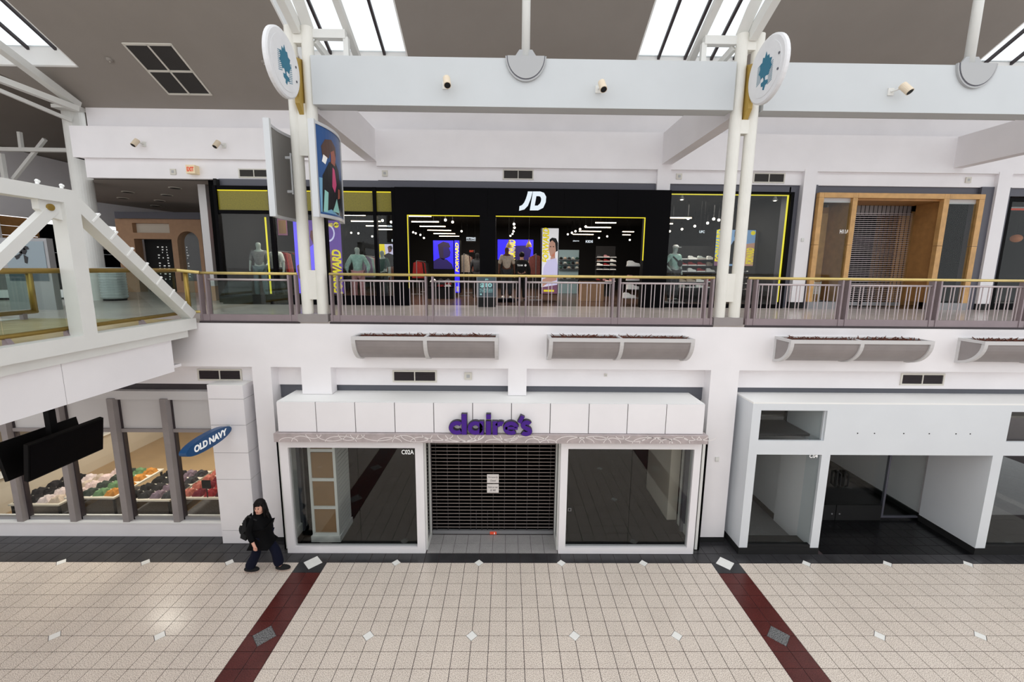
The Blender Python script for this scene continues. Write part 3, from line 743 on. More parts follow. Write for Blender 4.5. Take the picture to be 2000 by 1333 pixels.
# oval sign, seen obliquely: it stands out from the pillar along -Y
os_ = thing('oval_shop_sign', (-1.98, .62, 2.85), 'blue oval projecting sign with white lettering on the pillar', 'sign')
cy, cz_, a_, b_ = -.06, 2.85, .66, .155
ring = [(-2.06, cy + a_ * math.copysign(abs(math.cos(t)) ** .85, math.cos(t)), cz_ + b_ * math.sin(t)) for t in [2 * math.pi * k / 40 for k in range(40)]]
B().prism(ring, (.14, 0, 0)).build('sign_body', 'blue_sign', os_)
for k, (word, y0, w) in enumerate((('OLD', -.51, .36), ('NAVY', -.1, .53))): lettering(word, -1.92, y0, cz_ - .07, w, .145, 'letter_white', os_, 'lettering', bold=.035, facing='+x', depth=.006)
B().box(-2.02, -1.95, .6, .62, 2.76, 2.94).box(-2.0, -1.97, .5, .6, 2.82, 2.88).build('bracket', 'white_steel', os_)
# two hung screens under the footbridge
def screen(xt, xb, lab):
    t = thing('hanging_screen', (xt, -.79, 2.7), lab, 'television', 'screens hung below the footbridge')
    ya, yb = -1.46, -.12; zt, zb = 3.36, 2.68; s = 1 if xb > xt - .0 else -1
    dx = .07 if xt > -4.2 else -.07
    B().hexa([(xb, ya, zb), (xb - dx, ya, zb + .02), (xb - dx, yb, zb + .02), (xb, yb, zb), (xt, ya, zt), (xt - dx, ya, zt + .02), (xt - dx, yb, zt + .02), (xt, yb, zt)]).build('screen_body', 'tv_black', t)
    m = .03; k = m / (zt - zb)
    f = lambda y, z, e: (xb + (xt - xb) * (z - zb) / (zt - zb) + e, y, z)
    e = .004 if dx > 0 else -.004
    B().prism([f(ya + m, zb + m, e), f(yb - m, zb + m, e), f(yb - m, zt - m, e), f(ya + m, zt - m, e)], (e, 0, 0)).build('display', 'black_paint', t)
screen(-4.0, -4.1, 'large black hanging screen, nearer of the two under the footbridge')
screen(-4.62, -4.5, 'large black hanging screen, half hidden behind the nearer one')
hm = thing('screen_mount', (-4.31, -.79, 3.2), 'black pole mount joining the two hanging screens to the footbridge', 'mount')
B().box(-4.36, -4.26, -.85, -.73, 3.0, 4.29).build('pole', 'tv_black', hm); B().box(-4.44, -4.18, -.95, -.65, 2.95, 3.0).build('cross_plate', 'tv_black', hm)
# inside: tan floor, cream walls, tables of shirts
struct('floor_clothes_shop', B().box(-14, -1.7, 1.1, 9, -.01, .012), 'shop_floor_tan')
struct('wall_clothes_shop', B().box(-14, -1.7, 9, 9.1, 0, 4.3).box(-1.72, -1.62, 1.1, 9, 0, 4.3).box(-14.1, -14, 1.1, 9, 0, 4.3), 'cream_wall')
iw = thing('inner_window_wall', (-8.2, 4, 0), 'cream side wall with framed windows inside the clothes shop', 'partition')
box('low_wall', 'cream_wall', -9.0, -8.8, 1.2, 7.5, 0.012, 1.0, iw); box('ledge', 'white_ledge', -9.02, -8.7, 1.2, 7.5, 1.0, 1.06, iw)
for y in (1.2, 3.2, 5.2, 7.4): box('window_post', 'planter_panel', -9.0, -8.8, y, y + .12, 1.06, 3.6, iw)
pt = thing('white_pillar', (-3.0, 6.8, 0), 'white pillar block at the back of the clothes shop', 'pillar'); box('pillar_block', 'white_paint', -6.3, -5.2, 7.2, 8, .1, 4.3, pt); box('pillar_base', 'black_matt', -6.31, -5.19, 7.19, 8, .012, .1, pt)
for nm, x, y, z, pw in (('lamp_panel_light', -6, 2.2, 4.2, 150), ('lamp_panel_light', -3.6, 4.5, 4.2, 150)):
    l = bpy.data.lights.new('shop_ceiling_light', 'AREA'); l.energy = pw * .9; l.size = 1.2; l.color = (1, .93, .82); o = bpy.data.objects.new('shop_ceiling_light', l); COL.objects.link(o); o.location = (x, y, z)
SHIRTS = {}
def cloth(name, rgb):
    if name not in MATS: pbr(name, rgb, .9, noise=.25, scale=9)
    return name
_sm = []
for q in range(4):
    r_ = random.Random(q); n = 6; vs_ = []; fs_ = []
    for i in range(n + 1):
        for j in range(n + 1):
            e = min(i, n - i, j, n - j)
            vs_.append((-.135 + .27 * i / n + r_.uniform(-.01, .01), -.135 + .27 * j / n + r_.uniform(-.01, .01), 0 if e == 0 else .05 + .045 * r_.random() + .02 * e))
    for i in range(n):
        for j in range(n): a = i * (n + 1) + j; fs_.append((a, a + n + 1, a + n + 2, a + 1))
    _sm.append((vs_, fs_))
def shirt(x, y, z, mat, lab, grp, q, s=1.):
    key = (mat, q % 4)
    if key not in SHIRTS:
        b = B().add(*_sm[q % 4]); o = b.build('folded_shirt', mat, None, smooth=False); SHIRTS[key] = o; first = True
    else: o = SHIRTS[key].copy(); COL.objects.link(o)
    o.location = (x, y, z); o.scale = (s, s, s); o.rotation_euler.z = rnd.uniform(-.07, .07)
    tag(o, lab, 'shirt', grp)
def table(x0, x1, y0, y1, h, lab, shelf=True):
    t = thing('display_table', ((x0 + x1) / 2, (y0 + y1) / 2, .012), lab, 'table', 'clothes shop tables')
    box('tabletop', 'cream_wall', x0, x1, y0, y1, h - .04, h, t)
    if shelf: box('lower_shelf', 'tile_grey', x0 + .05, x1 - .05, y0 + .05, y1 - .05, .2, .23, t)
    for xx in (x0 + .03, x1 - .07):
        for yy in (y0 + .03, y1 - .07): box('leg', 'black_matt', xx, xx + .04, yy, yy + .04, .012, h - .04, t)
# rows follow the picture: dark, white, cream, green, orange, black, lilac, red
TBL = [(-8.1, -6.85, 1.3, 2.8, .55, 'display table of white and black shirts behind the second window'),
       (-6.7, -5.47, 1.3, 2.8, .74, 'display table of green and orange shirts behind the third window'),
       (-5.3, -4.12, 1.3, 2.8, .68, 'display table of black and lilac shirts behind the fourth window'),
       (-3.95, -2.75, 1.3, 2.8, .74, 'display table of red shirts behind the last window')]
ROWS = [[('charcoal', (44, 42, 44)), ('black', (22, 20, 22)), ('white', (232, 214, 212)), ('cream', (206, 186, 168))],
        [('dusty pink', (222, 196, 192)), ('dark green', (50, 60, 52)), ('green', (104, 140, 96)), ('orange', (206, 138, 56))],
        [('black', (24, 22, 24)), ('charcoal', (44, 44, 48)), ('lilac', (140, 120, 134)), ('dark grey', (66, 66, 70))],
        [('coral', (206, 120, 104)), ('crimson', (126, 24, 44)), ('red', (176, 34, 44)), ('maroon', (92, 22, 40))]]
WHERE = ['behind the second window', 'behind the third window', 'behind the fourth window', 'behind the last window']
q = 0
for (x0, x1, y0, y1, h, lab), row, wh in zip(TBL, ROWS, WHERE):
    table(x0, x1, y0, y1, h, lab)
    for c, (cn, rgb) in enumerate(row):
        m = cloth('cloth_' + cn.replace(' ', '_'), rgb)
        for k in range(4):
            shirt(x0 + .17 + c * .29, y0 + .2 + k * .36, h, m, 'rumpled %s shirt, %s of its row, on the table %s' % (cn, ('nearest', 'second', 'third', 'farthest')[k], wh), 'shirts on the table ' + wh, q); q += 1
tk = thing('price_stand', (-3.0, 1.25, .74), 'small black price stand among the red shirts', 'sign'); box('card', 'black_matt', -3.3, -3.08, 1.33, 1.34, .98, 1.2, tk); box('stem', 'black_matt', -3.2, -3.18, 1.33, 1.34, .74, .98, tk)
bg_ = thing('wall_box', (-3.4, 8.9, 2), 'white wall-mounted dispenser at the back of the clothes shop', 'dispenser'); box('housing', 'white_paint', -3.6, -3.2, 8.8, 9, 1.6, 2.1, bg_); box('spout', 'steel_grey', -3.45, -3.35, 8.75, 8.8, 1.9, 2.3, bg_)
# ================================================================ balcony railings
def railing_run(xs, lab, infill):
    """xs: centres of the paired posts; balusters or glass between them"""
    x0, x1 = xs[0][0], xs[-1][1]
    t = thing('balcony_railing', ((x0 + x1) / 2, .8, F2 - .02), lab, 'railing', 'balcony railings')
    box('kick_plate', 'rail_mauve', x0 - .04, x1 + .04, .74, .77, 5.265, 5.41, t)
    box('base_strip', 'dark_mullion', x0 - .05, x1 + .05, .715, .78, 5.222, 5.262, t)
    B().tube((x0 - .03, .78, 6.3), (x1 + .03, .78, 6.3), .03, 14).build('handrail', 'brass', t, smooth=True)
    first = None
    for a, b in xs:
        for x in (a, b):
            box('post', 'rail_mauve', x - .018, x + .018, .728, .86, 5.265, 6.275, t)
    for (a0, a1), (b0, b1) in zip(xs[:-1], xs[1:]):
        B().tube((a1, .78, 6.165), (b0, .78, 6.165), .021, 10).build('mid_rail', 'rail_light', t, smooth=True)
        if infill == 'glass':
            box('glass_panel', 'rail_glass', a1 + .06, b0 - .05, .775, .785, 5.41, 6.13, t)
        else:
            n = 9; pitch = (b0 - a1) / n; bal = None
            for k in range(n):
                for s in (-.037, .037):
                    x = a1 + pitch * (k + .5) + s
                    if bal is None: bal = box('baluster', 'rail_light', x - .0065, x + .0065, .772, .788, 5.41, 6.15, t); xb = x
                    else:
                        o = bal.copy(); COL.objects.link(o); o.location.x += x - xb
    return t
px = lambda u: at(u, 580, Y=.76).x
mid = [(px(647.5), px(661)), (px(832), px(845)), (px(1014.5), px(1027)), (px(1197), px(1210)), (px(1378), px(1391))]
railing_run(mid, 'long baluster railing with brass handrail in front of the black sports shop', 'bars')
r0 = px(1463); step = 2.037; gp = .145
railing_run([(r0 + k * step - (0 if k == 0 else gp * .0), r0 + k * step + gp) for k in range(5)], 'baluster railing with brass handrail in front of the wood-framed shop', 'bars')
railing_run([(px(392), px(406)), (px(566), px(579))], 'short glass-panelled railing between the footbridge and the banner columns', 'glass')

# ================================================================ footbridge
fb = thing('footbridge', (-4.3, -4, 4.2), 'white steel truss footbridge crossing the hall at the left', 'footbridge')
XB = -2.5; YE = -9.5
box('bottom_chord', 'white_steel', XB - .22, XB, YE, .66, 5.10, 5.335, fb)
box('ledger', 'white_steel', XB - .3, XB - .1, YE, .52, 4.94, 5.10, fb)
for a, b in ((YE, -5.6), (-5.59, -1.96), (-1.95, .15)): box('skirt_panel', 'white_paint', XB - .3, XB - .17, a, b, 4.27, 4.935, fb)
box('skirt_panel', 'white_paint', -6.3, -6.15, YE, .15, 4.27, 4.935, fb)
box('underside', 'white_paint', -6.15, XB - .3, YE, .5, 4.3, 4.36, fb)
box('top_chord', 'white_steel', XB - .22, XB, YE, -1.49, 7.385, 7.59, fb)
box('upright', 'white_steel', XB - .22, XB, -1.72, -1.49, 5.335, 7.385, fb)
box('upright', 'white_steel', XB - .22, XB, -5.0, -4.78, 5.335, 7.385, fb)
B().bar((XB - .11, -1.62, 7.5), (XB - .11, .62, 5.39), .215, .19).build('end_diagonal', 'white_steel', fb)
B().bar((XB - .11, -1.82, 7.28), (XB - .11, -3.7, 5.36), .12, .14).build('diagonal', 'white_steel', fb)
g = B().prism([(XB - .16, -1.72, 7.385), (XB - .16, -1.72, 7.12), (XB - .16, -1.9, 7.15), (XB - .16, -2.02, 7.25), (XB - .16, -2.02, 7.385)], (.1, 0, 0)).build('gusset', 'white_steel', fb)
B().tube((XB - .06, -1.88, 7.29), (XB - .03, -1.88, 7.29), .05, 14).build('bolt', 'old_brass', g)
for k in range(7):
    a = .13 + k * .125; y = -1.54 + 2.16 * a; z = 7.5 - 2.11 * a
    B().bar((XB - .11, y, z), (XB - .11, y + .02, z - .02), .232, .202).build('cable_tie', 'white_ledge', fb)
for y in (-2.45, -1.95, -1.62): B().tube((XB - .11, y, 7.59), (XB - .11, y, 7.64), .02, 8).tube((XB - .11, y, 7.64), (XB - .11, y + .015, 7.66), .03, 8).build('lamp_stud', 'white_ledge', fb)
for n in range(11): box('deck_plank', 'deck_wood', -6.15 + n * .31 + .002, -6.15 + (n + 1) * .31 - .002, YE, .715, 5.25, 5.29, fb)
box('outer_chord', 'white_steel', -6.36, -6.16, YE, .66, 5.10, 5.29, fb)
gl = thing('footbridge_railing', (-2.78, -4, 5.29), 'glass footbridge railing with thick brass rails, nearer side', 'railing')
XG = -2.78
B().tube((XG, YE, 6.355), (XG, .6, 6.355), .04, 14).build('handrail', 'old_brass', gl, smooth=True)
B().tube((XG, YE, 5.44), (XG, .6, 5.44), .035, 14).build('foot_rail', 'old_brass', gl, smooth=True)
ys = [-9.3, -7.6, -5.9, -4.2, -2.52, -1.68, -.36, .56]
for a, b in zip(ys[:-1], ys[1:]): box('glass_panel', 'rail_glass', XG - .006, XG + .006, a + .008, b - .008, 5.46, 6.33, gl)
for y in (-4.2, -2.5, -1.7, -.36): B().hexa([(XG - .02, y - .04, 5.29), (XG + .1, y - .04, 5.29), (XG + .1, y + .04, 5.29), (XG - .02, y + .04, 5.29), (XG - .02, y - .03, 5.42), (XG + .02, y - .03, 5.42), (XG + .02, y + .03, 5.42), (XG - .02, y + .03, 5.42)]).build('foot', 'rail_mauve', gl)
B().tube((XG + .12, .7, 5.29), (XG + .12, .7, 6.33), .045, 14).build('end_post', 'old_brass', gl, smooth=True)
B().tube((XG, .6, 6.355), (px(394), .76, 6.31), .035, 12).build('link_rail', 'brass', gl); B().tube((XG + .1, .7, 5.46), (px(390), .76, 5.46), .03, 12).build('link_rail', 'brass', gl)
box('end_glass', 'rail_glass', XG + .17, px(386), .70, .71, 5.49, 6.28, gl)
gl2 = thing('footbridge_railing', (-6.05, -4, 5.29), 'glass footbridge railing with thick brass rails, farther side', 'railing')
XG = -6.0
B().tube((XG, YE, 6.29), (XG, .72, 6.29), .045, 14).build('handrail', 'old_brass', gl2, smooth=True)
B().tube((XG, YE, 5.44), (XG, .76, 5.44), .045, 14).build('foot_rail', 'old_brass', gl2, smooth=True)
B().tube((XG, .72, 5.44), (XG, .72, 6.29), .055, 14).build('end_post', 'old_brass', gl2, smooth=True)
for a, b in ((-4, -2.4), (-2.4, -.8), (-.8, .66)): box('glass_panel', 'rail_glass', XG - .006, XG + .006, a + .008, b - .008, 5.5, 6.24, gl2)
for y in (-2.4, -.8, .5): box('foot', 'rail_mauve', XG - .04, XG + .04, y - .04, y + .04, 5.29, 5.41, gl2)

# ================================================================ disc signs and banners on the columns
def disc_sign(xp, s, u, v, lab):
    """s = +1: the face seen looks towards +x"""
    z = at(u, v, X=xp).z; y = at(u, v, X=xp).y
    t = thing('round_emblem_sign', (xp, y, z - .6), lab, 'sign', 'round leaf signs on the columns')
    R = .585
    B().lathe((xp, y, z), [(R - .03, -.05), (R, -.03), (R, .03), (R - .03, .05)], 40, 'x').build('disc', 'disc_white', t)
    fx = xp + s * .05
    B().lathe((fx, y, z), [(R * .8, 0), (R * .8, s * .006)] if s > 0 else [(R * .8, -.006), (R * .8, 0)], 40, 'x').build('raised_face', 'disc_white', t)
    fx += s * .007
    # leafy tree emblem with hatching (a, b) in disc units, a to the viewer's right
    leaf = [(-.02, -.16), (.05, -.12), (.13, -.14), (.16, -.05), (.22, 0), (.17, .07), (.2, .15), (.12, .17), (.1, .25), (.04, .24), (0, .34), (-.04, .24), (-.1, .27), (-.11, .17), (-.19, .16), (-.16, .07), (-.21, .0), (-.15, -.05), (-.12, -.13), (-.05, -.11)]
    stem = [(-.02, -.14), (.02, -.14), (.03, -.2), (.12, -.22), (.13, -.29), (.05, -.3), (.02, -.38), (-.03, -.36), (-.02, -.3), (-.09, -.28), (-.1, -.21), (-.02, -.2)]
    cv = lambda a, b: (fx, y + s * a * .95, z + b * .95)
    e = B()
    for poly in (leaf, stem):
        c = (sum(p[0] for p in poly) / len(poly), sum(p[1] for p in poly) / len(poly))
        for i in range(len(poly)):
            e.prism([cv(*c), cv(*poly[i]), cv(*poly[(i + 1) % len(poly)])], (s * .004, 0, 0))
    e.build('leaf_emblem', 'teal', t)
    h = B()
    for k in range(11):
        b0 = .16 - k * .035
        h.bar(cv(-.26, b0 - .02), cv(-.12, b0 + .02), .004, .011); 
        h.bar(cv(.12, b0 - .12), cv(.25, b0 - .08), .004, .011)
    h.build('hatching', 'teal', t)
    for a, b in ((.42, .12), (.42, -.16)):
        p = cv(a, b); B().tube(p, (p[0] + s * .01, p[1], p[2]), .022, 10).build('bolt', 'frame_grey', t)
    xg = xp + (.14 if s > 0 else -.14); yb = .74
    B().prism([(xp - .045, y + .5, z + .34), (xp - .045, .84, z + .4), (xp - .045, .84, z - .75), (xp - .045, y + .5, z - .5)], (.09, 0, 0)).build('mounting_box', 'gold_paint', t)
    return t
disc_sign(0., 1, 551, 124, 'round white disc with teal leaf emblem on the banner columns')
disc_sign(9.144, -1, 1500, 137, 'round white disc with teal leaf emblem on the right column pair')

pbr('banner_blue', (44, 84, 140), .35); pbr('banner_deep', (20, 34, 62), .35); pbr('banner_pale', (120, 170, 200), .35); pbr('banner_brown', (84, 60, 52), .4); pbr('banner_pink', (206, 74, 122), .4); pbr('banner_mint', (150, 206, 196), .4); pbr('banner_skin', (160, 92, 74), .4); pbr('banner_dark', (22, 22, 26), .4); pbr('banner_back', (140, 138, 134), .6); pbr('frame_alu', (206, 208, 210), .35, metal=.2)
def banner(xp, s, lab, art):
    ya, yb = .24, 1.48; z1 = 9.26; z0 = 7.46
    t = thing('curved_banner', (xp, .2, z0), lab, 'banner', 'curved banners on the left columns')
    n = 12; bulge = .12
    def X(k): f = k / n; return xp + s * bulge * 4 * f * (1 - f)
    pts = [(X(k), ya + (yb - ya) * k / n) for k in range(n + 1)]
    def sheet(z_a, z_b, off, th, k0=0, k1=n):
        b = B()
        for k in range(k0, k1):
            (xa, y0), (xb, y1) = pts[k], pts[k + 1]
            xa += s * off; xb += s * off
            b.hexa([(xa, y0, z_a), (xa + s * th, y0, z_a), (xb + s * th, y1, z_a), (xb, y1, z_a), (xa, y0, z_b), (xa + s * th, y0, z_b), (xb + s * th, y1, z_b), (xb, y1, z_b)])
        return b
    sheet(z0, z1, 0, .03).build('panel', 'banner_back', t)
    sheet(z1 - .05, z1 + .01, -.01, .06).build('top_rail', 'frame_alu', t); sheet(z0 - .01, z0 + .05, -.01, .06).build('bottom_rail', 'frame_alu', t)
    box('edge_rail', 'frame_alu', xp - .06, xp + .06, ya - .04, ya + .02, z0 - .02, z1 + .02, t); box('edge_rail', 'frame_alu', xp - .05, xp + .05, yb - .02, yb + .04, z0 - .02, z1 + .02, t)
    H = z1 - z0
    if art:
        sheet(z0 + .05, z1 - .05, .031, .003).build('printed_sheet', 'banner_blue', t)
        def patch(poly, mat, off):
            """poly in (f 0..1 along, h 0..1 up) fan, laid on the curved face"""
            b = B()
            def clip(pp, lim, sg):
                out = []
                for i in range(len(pp)):
                    p, q = pp[i], pp[(i + 1) % len(pp)]; dp, dq = sg * (p[0] - lim), sg * (q[0] - lim)
                    if dp >= 0: out.append(p)
                    if dp * dq < 0: m_ = dp / (dp - dq); out.append((lim, p[1] + (q[1] - p[1]) * m_))
                return out
            cc = (sum(p[0] for p in poly) / len(poly), sum(p[1] for p in poly) / len(poly))
            for i in range(len(poly)):
                tri = [cc, poly[i], poly[(i + 1) % len(poly)]]
                for k in range(n):
                    q_ = clip(clip(tri, k / n, 1), (k + 1) / n, -1)
                    if len(q_) < 3: continue
                    P = [(X(k) + (X(k + 1) - X(k)) * (f * n - k) + s * (.034 + off), ya + (yb - ya) * f, z0 + H * h) for f, h in q_]
                    b.add(P, [tuple(range(len(P)))])
            b.build('print', mat, t)
        patch([(.05, .05), (.95, .05), (.95, .45), (.05, .42)], 'banner_pale', .001)
        patch([(.6, .05), (.96, .05), (.96, .5), (.7, .48)], 'banner_deep', .002)
        patch([(.08, .05), (.3, .1), (.55, .05), (.75, .3), (.66, .58), (.5, .66), (.3, .62), (.12, .45)], 'banner_dark', .004)
        patch([(.36, .36), (.44, .3), (.52, .4), (.47, .56), (.4, .58)], 'banner_pink', .006)
        patch([(.1, .06), (.2, .06), (.24, .28), (.15, .3)], 'banner_mint', .006)
        patch([(.34, .08), (.6, .08), (.5, .24)], 'banner_mint', .006)
        patch([(.55, .24), (.66, .26), (.68, .36), (.58, .36)], 'banner_skin', .007)
        patch([(.36, .62), (.48, .6), (.54, .7), (.48, .78), (.36, .74)], 'banner_skin', .007)
        patch([(.14, .66), (.3, .66), (.36, .74), (.5, .76), (.56, .72), (.55, .82), (.4, .88), (.22, .85), (.12, .76)], 'banner_brown', .006)
        patch([(.12, .6), (.2, .58), (.26, .66), (.16, .68)], 'tile_white', .007)
    for zz_ in (z0 + H * .3, z0 + H * .68):
        box('bracket', 'frame_alu', min(xp, xp - s * .14), max(xp, xp - s * .14), .82, .88, zz_, zz_ + .05, t)
    box('bracket', 'frame_alu', xp - s * .14, xp - s * .11, .8, .9, z0 + H * .28, z0 + H * .74, t)
    return t
banner(.43, 1, 'curved hanging banner printed with a person in a cap and jacket', True)
banner(-.43, -1, 'grey back of a curved hanging banner on the left columns', False)

# ================================================================ spotlights on the beams
def spot(u, v, y, lab, sx, dark=True):
    p = at(u, v, Y=y - .22)
    t = thing('spotlight', (p.x, y, p.z), lab, 'spotlight', 'small cylinder spotlights')
    box('wall_plate', 'white_steel', p.x + sx * .1 - .06, p.x + sx * .1 + .06, y - .02, y, p.z - .05, p.z + .09, t)
    B().tube((p.x + sx * .1, y - .02, p.z + .02), (p.x, y - .2, p.z + .04), .018, 8).build('arm', 'white_steel', t)
    d = Vector((-.25 * sx, -.55, -.8)).normalized(); c = Vector((p.x, y - .22, p.z))
    can = B().tube(c - d * .11, c + d * .11, .072, 18).build('lamp_can', 'beige_lamp', t, smooth=False)
    B().tube(c + d * .1, c + d * .113, .06, 18).build('lens', 'black_matt', can)
spot(873, 160, YS, 'cream spotlight on the middle beam, left of the half-round bracket', -.6); spot(1177, 168, YS, 'cream spotlight on the middle beam, right of the half-round bracket', -.4)
spot(1770, 173, YS, 'cream spotlight on the right-hand beam beyond the right columns', -1.2)
spot(264, 279, YW, 'white spotlight on the left upper wall, nearer the single column', .8); spot(423, 282, YW, 'white spotlight on the left upper wall, nearer the banners', .8)
e = thing('exit_sign', (-5.45, 5.0, 9.2), 'cream exit sign with red letters on the left upper wall', 'sign')
a = at(362, 322, Y=4.95); b = at(381, 339, Y=4.95)
box('case', 'exit_face', a.x, b.x, 4.95, 5.15, b.z, a.z, e); lettering('EXIT', a.x + .03, 4.948, b.z + .06, b.x - a.x - .06, a.z - b.z - .12, 'exit_red', e, bold=.04)
# ceiling return-air grille: four dark panes in a slim frame on the grey slope
rg = thing('ceiling_grille', (-5.35, 4.4, rz(4.4)), 'large dark four-pane grille set in the sloping grey ceiling', 'ceiling grille')
gx = [-5.98, -5.36, -4.72]; gy = [3.72, 4.42, 5.1]
for i in range(2):
    for j in range(2):
        m = B(); slope(m, gx[i] + .03, gx[i + 1] - .03, gy[j] + .03, gy[j + 1] - .03, -.012, 0); m.build('grille_pane', 'vent_dark', rg)
m = B()
for x in gx: slope(m, x - .025, x + .025, gy[0] - .02, gy[2] + .02, -.02, 0)
for y in gy: slope(m, gx[0], gx[2], y - .025, y + .025, -.02, 0)
m.build('grille_frame', 'vent_frame', rg)
for u, v, lab in ((214, 116, 'small round smoke detector left of the ceiling grille'), (516, 121, 'small round smoke detector beside the round emblem on the grey ceiling')):
    d_ = at(u, v, Y=4.3); 
    yy = 4.6
    for _ in range(12): q_ = at(u, v, Y=yy); yy += (rz(yy) - q_.z) * -.6 if False else 0; 
    # intersect the pixel ray with the roof plane
    dd = RT * ((u - PCX) / FPX) + DN * ((v - PCY) / FPX) + FW; tt = (11.31 + RS * (5.6 - EYE.y) - EYE.z) / (dd.z + RS * dd.y); q_ = EYE + dd * tt
    t = thing('smoke_detector', (q_.x, q_.y, q_.z), lab, 'detector', 'ceiling smoke detectors')
    B().lathe((q_.x, q_.y, q_.z - .03), [(.05, -.03), (.075, -.01), (.08, .05)], 16).build('cap', 'ceiling_grey', t); B().lathe((q_.x, q_.y, q_.z - .03), [(.02, -.04), (.02, -.03)], 8).build('sensor_tip', 'vent_frame', t)
# ================================================================ black sports shop, upper level
J = 4.75
jf = thing('sports_storefront', (4.9, J, F2), 'black shop facade with white letter logo and yellow light lines', 'shopfront')
ZO = 8.06
def jb(n, x0, x1, z0, z1, m='black_paint', y0=J, y1=J + .25): return box(n, m, x0, x1, y0, y1, z0, z1, jf)
jx = [.777, 2.0, 3.6, 5.95, 7.6, 9.24]
for a, b in zip(jx[:-1], jx[1:]): jb('header_panel', a + .003, b - .003, ZO, 8.88)
jb('pier', .777, 1.14, F2, ZO); jb('pier', 3.365, 3.86, F2, ZO); jb('pier', 8.475, 9.24, F2, ZO)
for x0, x1 in ((1.14, 3.365), (3.86, 8.475)):
    l = .022
    jb('light_line', x0, x1, ZO - l, ZO, 'led_yellow', J - .004, J + .03)
    if x0 < 2: jb('light_line', x0, x0 + l, F2 + .55, ZO - l, 'led_yellow', J - .004, J + .03)
    else: jb('light_line', x1 - l, x1, 6.75, ZO - l, 'led_yellow', J - .004, J + .03)
lg = thing('shop_logo', (5.0, J - .03, 8.24), 'white illuminated two-letter logo on the black shop facade', 'sign')
def lp(p): q = at(1000 + p[0] / 4.444, 340 + p[1] / 4.444, Y=J - .06); return (q.x, J - .06, q.z)
Jo = [(138, 152), (180, 152), (160, 222), (138, 275), (108, 306), (62, 318)]; Ji = [(138, 152), (136, 165), (122, 212), (106, 248), (88, 270), (65, 280)]
def ringpoly(o, i):
    b = B()
    for k in range(len(o) - 1): b.prism([lp(o[k]), lp(o[k + 1]), lp(i[k + 1]), lp(i[k])], (0, .055, 0))
    return b
b = ringpoly(Jo[0:], Ji); b.build('letter', 'logo_light', lg)
Do = [(183, 152), (245, 152), (278, 164), (297, 198), (293, 245), (272, 292), (228, 314), (155, 314), (183, 152)]
Di = [(212, 190), (238, 190), (249, 197), (255, 214), (252, 236), (242, 258), (222, 275), (197, 275), (212, 190)]
ringpoly(Do, Di).build('letter', 'logo_light', lg)
# glazed bay left of the black front
gb = thing('glazed_shop_bay', (-2, J, F2), 'glazed black-framed bay with yellow top panes left of the black facade', 'shop window')
pbr('yellow_film', (134, 124, 16), .35, noise=.3, scale=30)
posts = [-4.72, -3.07, -1.45, .1, .67]
for x in posts: box('post', 'black_paint', x, x + .1, J + .02, J + .18, F2, 8.87, gb)
for a, b in zip(posts[:-1], posts[1:]):
    box('transom', 'black_paint', a + .1, b, J + .04, J + .16, 8.05, 8.15, gb); box('head', 'black_paint', a + .1, b, J + .04, J + .16, 8.76, 8.87, gb); box('sill', 'black_paint', a + .1, b, J + .02, J + .18, F2, F2 + .3, gb)
    box('yellow_pane', 'yellow_film', a + .1, b, J + .08, J + .1, 8.15, 8.76, gb); box('pane', 'shop_glass', a + .1, b, J + .09, J + .1, F2 + .3, 8.05, gb)
    box('light_line', 'led_yellow', a + .12, b - .02, J + .05, J + .07, 8.72, 8.745, gb)
box('light_line', 'led_yellow', -3.12, -3.09, J + .12, J + .16, F2 + .3, 8.05, gb); box('light_line', 'led_yellow', -3.5, -3.46, J + .5, J + .53, F2 + .3, 8.0, gb)
# window right of the black front
gw = thing('sports_shop_window', (11.2, 4.97, F2), 'large shop window with a yellow light line right of the black facade', 'shop window')
B().box(9.24, 13.15, 4.93, 5.08, 8.84, 8.9).box(13.05, 13.15, 4.93, 5.08, F2, 8.84).box(9.24, 13.05, 4.93, 5.08, F2, F2 + .12).build('frame', 'black_paint', gw)
for a, b in ((9.24, 11.15), (11.16, 13.05)): box('pane', 'shop_glass', a, b, 4.99, 5.0, F2 + .12, 8.84, gw)
box('light_line', 'led_yellow', 9.3, 13.04, 5.02, 5.05, 8.8, 8.825, gw); box('light_line', 'led_yellow', 13.0, 13.04, 5.02, 5.05, F2 + .2, 8.8, gw)
# shell
pbr('shop_floor_dark', (86, 66, 56), .25, noise=.2, scale=2); pbr('shop_wall_black', (22, 21, 22), .9)
struct('floor_sports_shop', B().box(-4.7, 13.2, J + .25, 17, F2, F2 + .004), 'shop_floor_dark')
struct('wall_sports_shop', B().box(-4.8, -4.72, J + .2, 17, F2, 9.1).box(13.15, 13.2, 5.2, 17, F2, 9.1).box(-4.8, 13.2, 17, 17.1, F2, 9.1), 'shop_wall_black')
struct('ceiling_sports_shop', B().box(-4.8, 13.2, 5.42, 17, 8.95, 9.0), 'shop_wall_black')
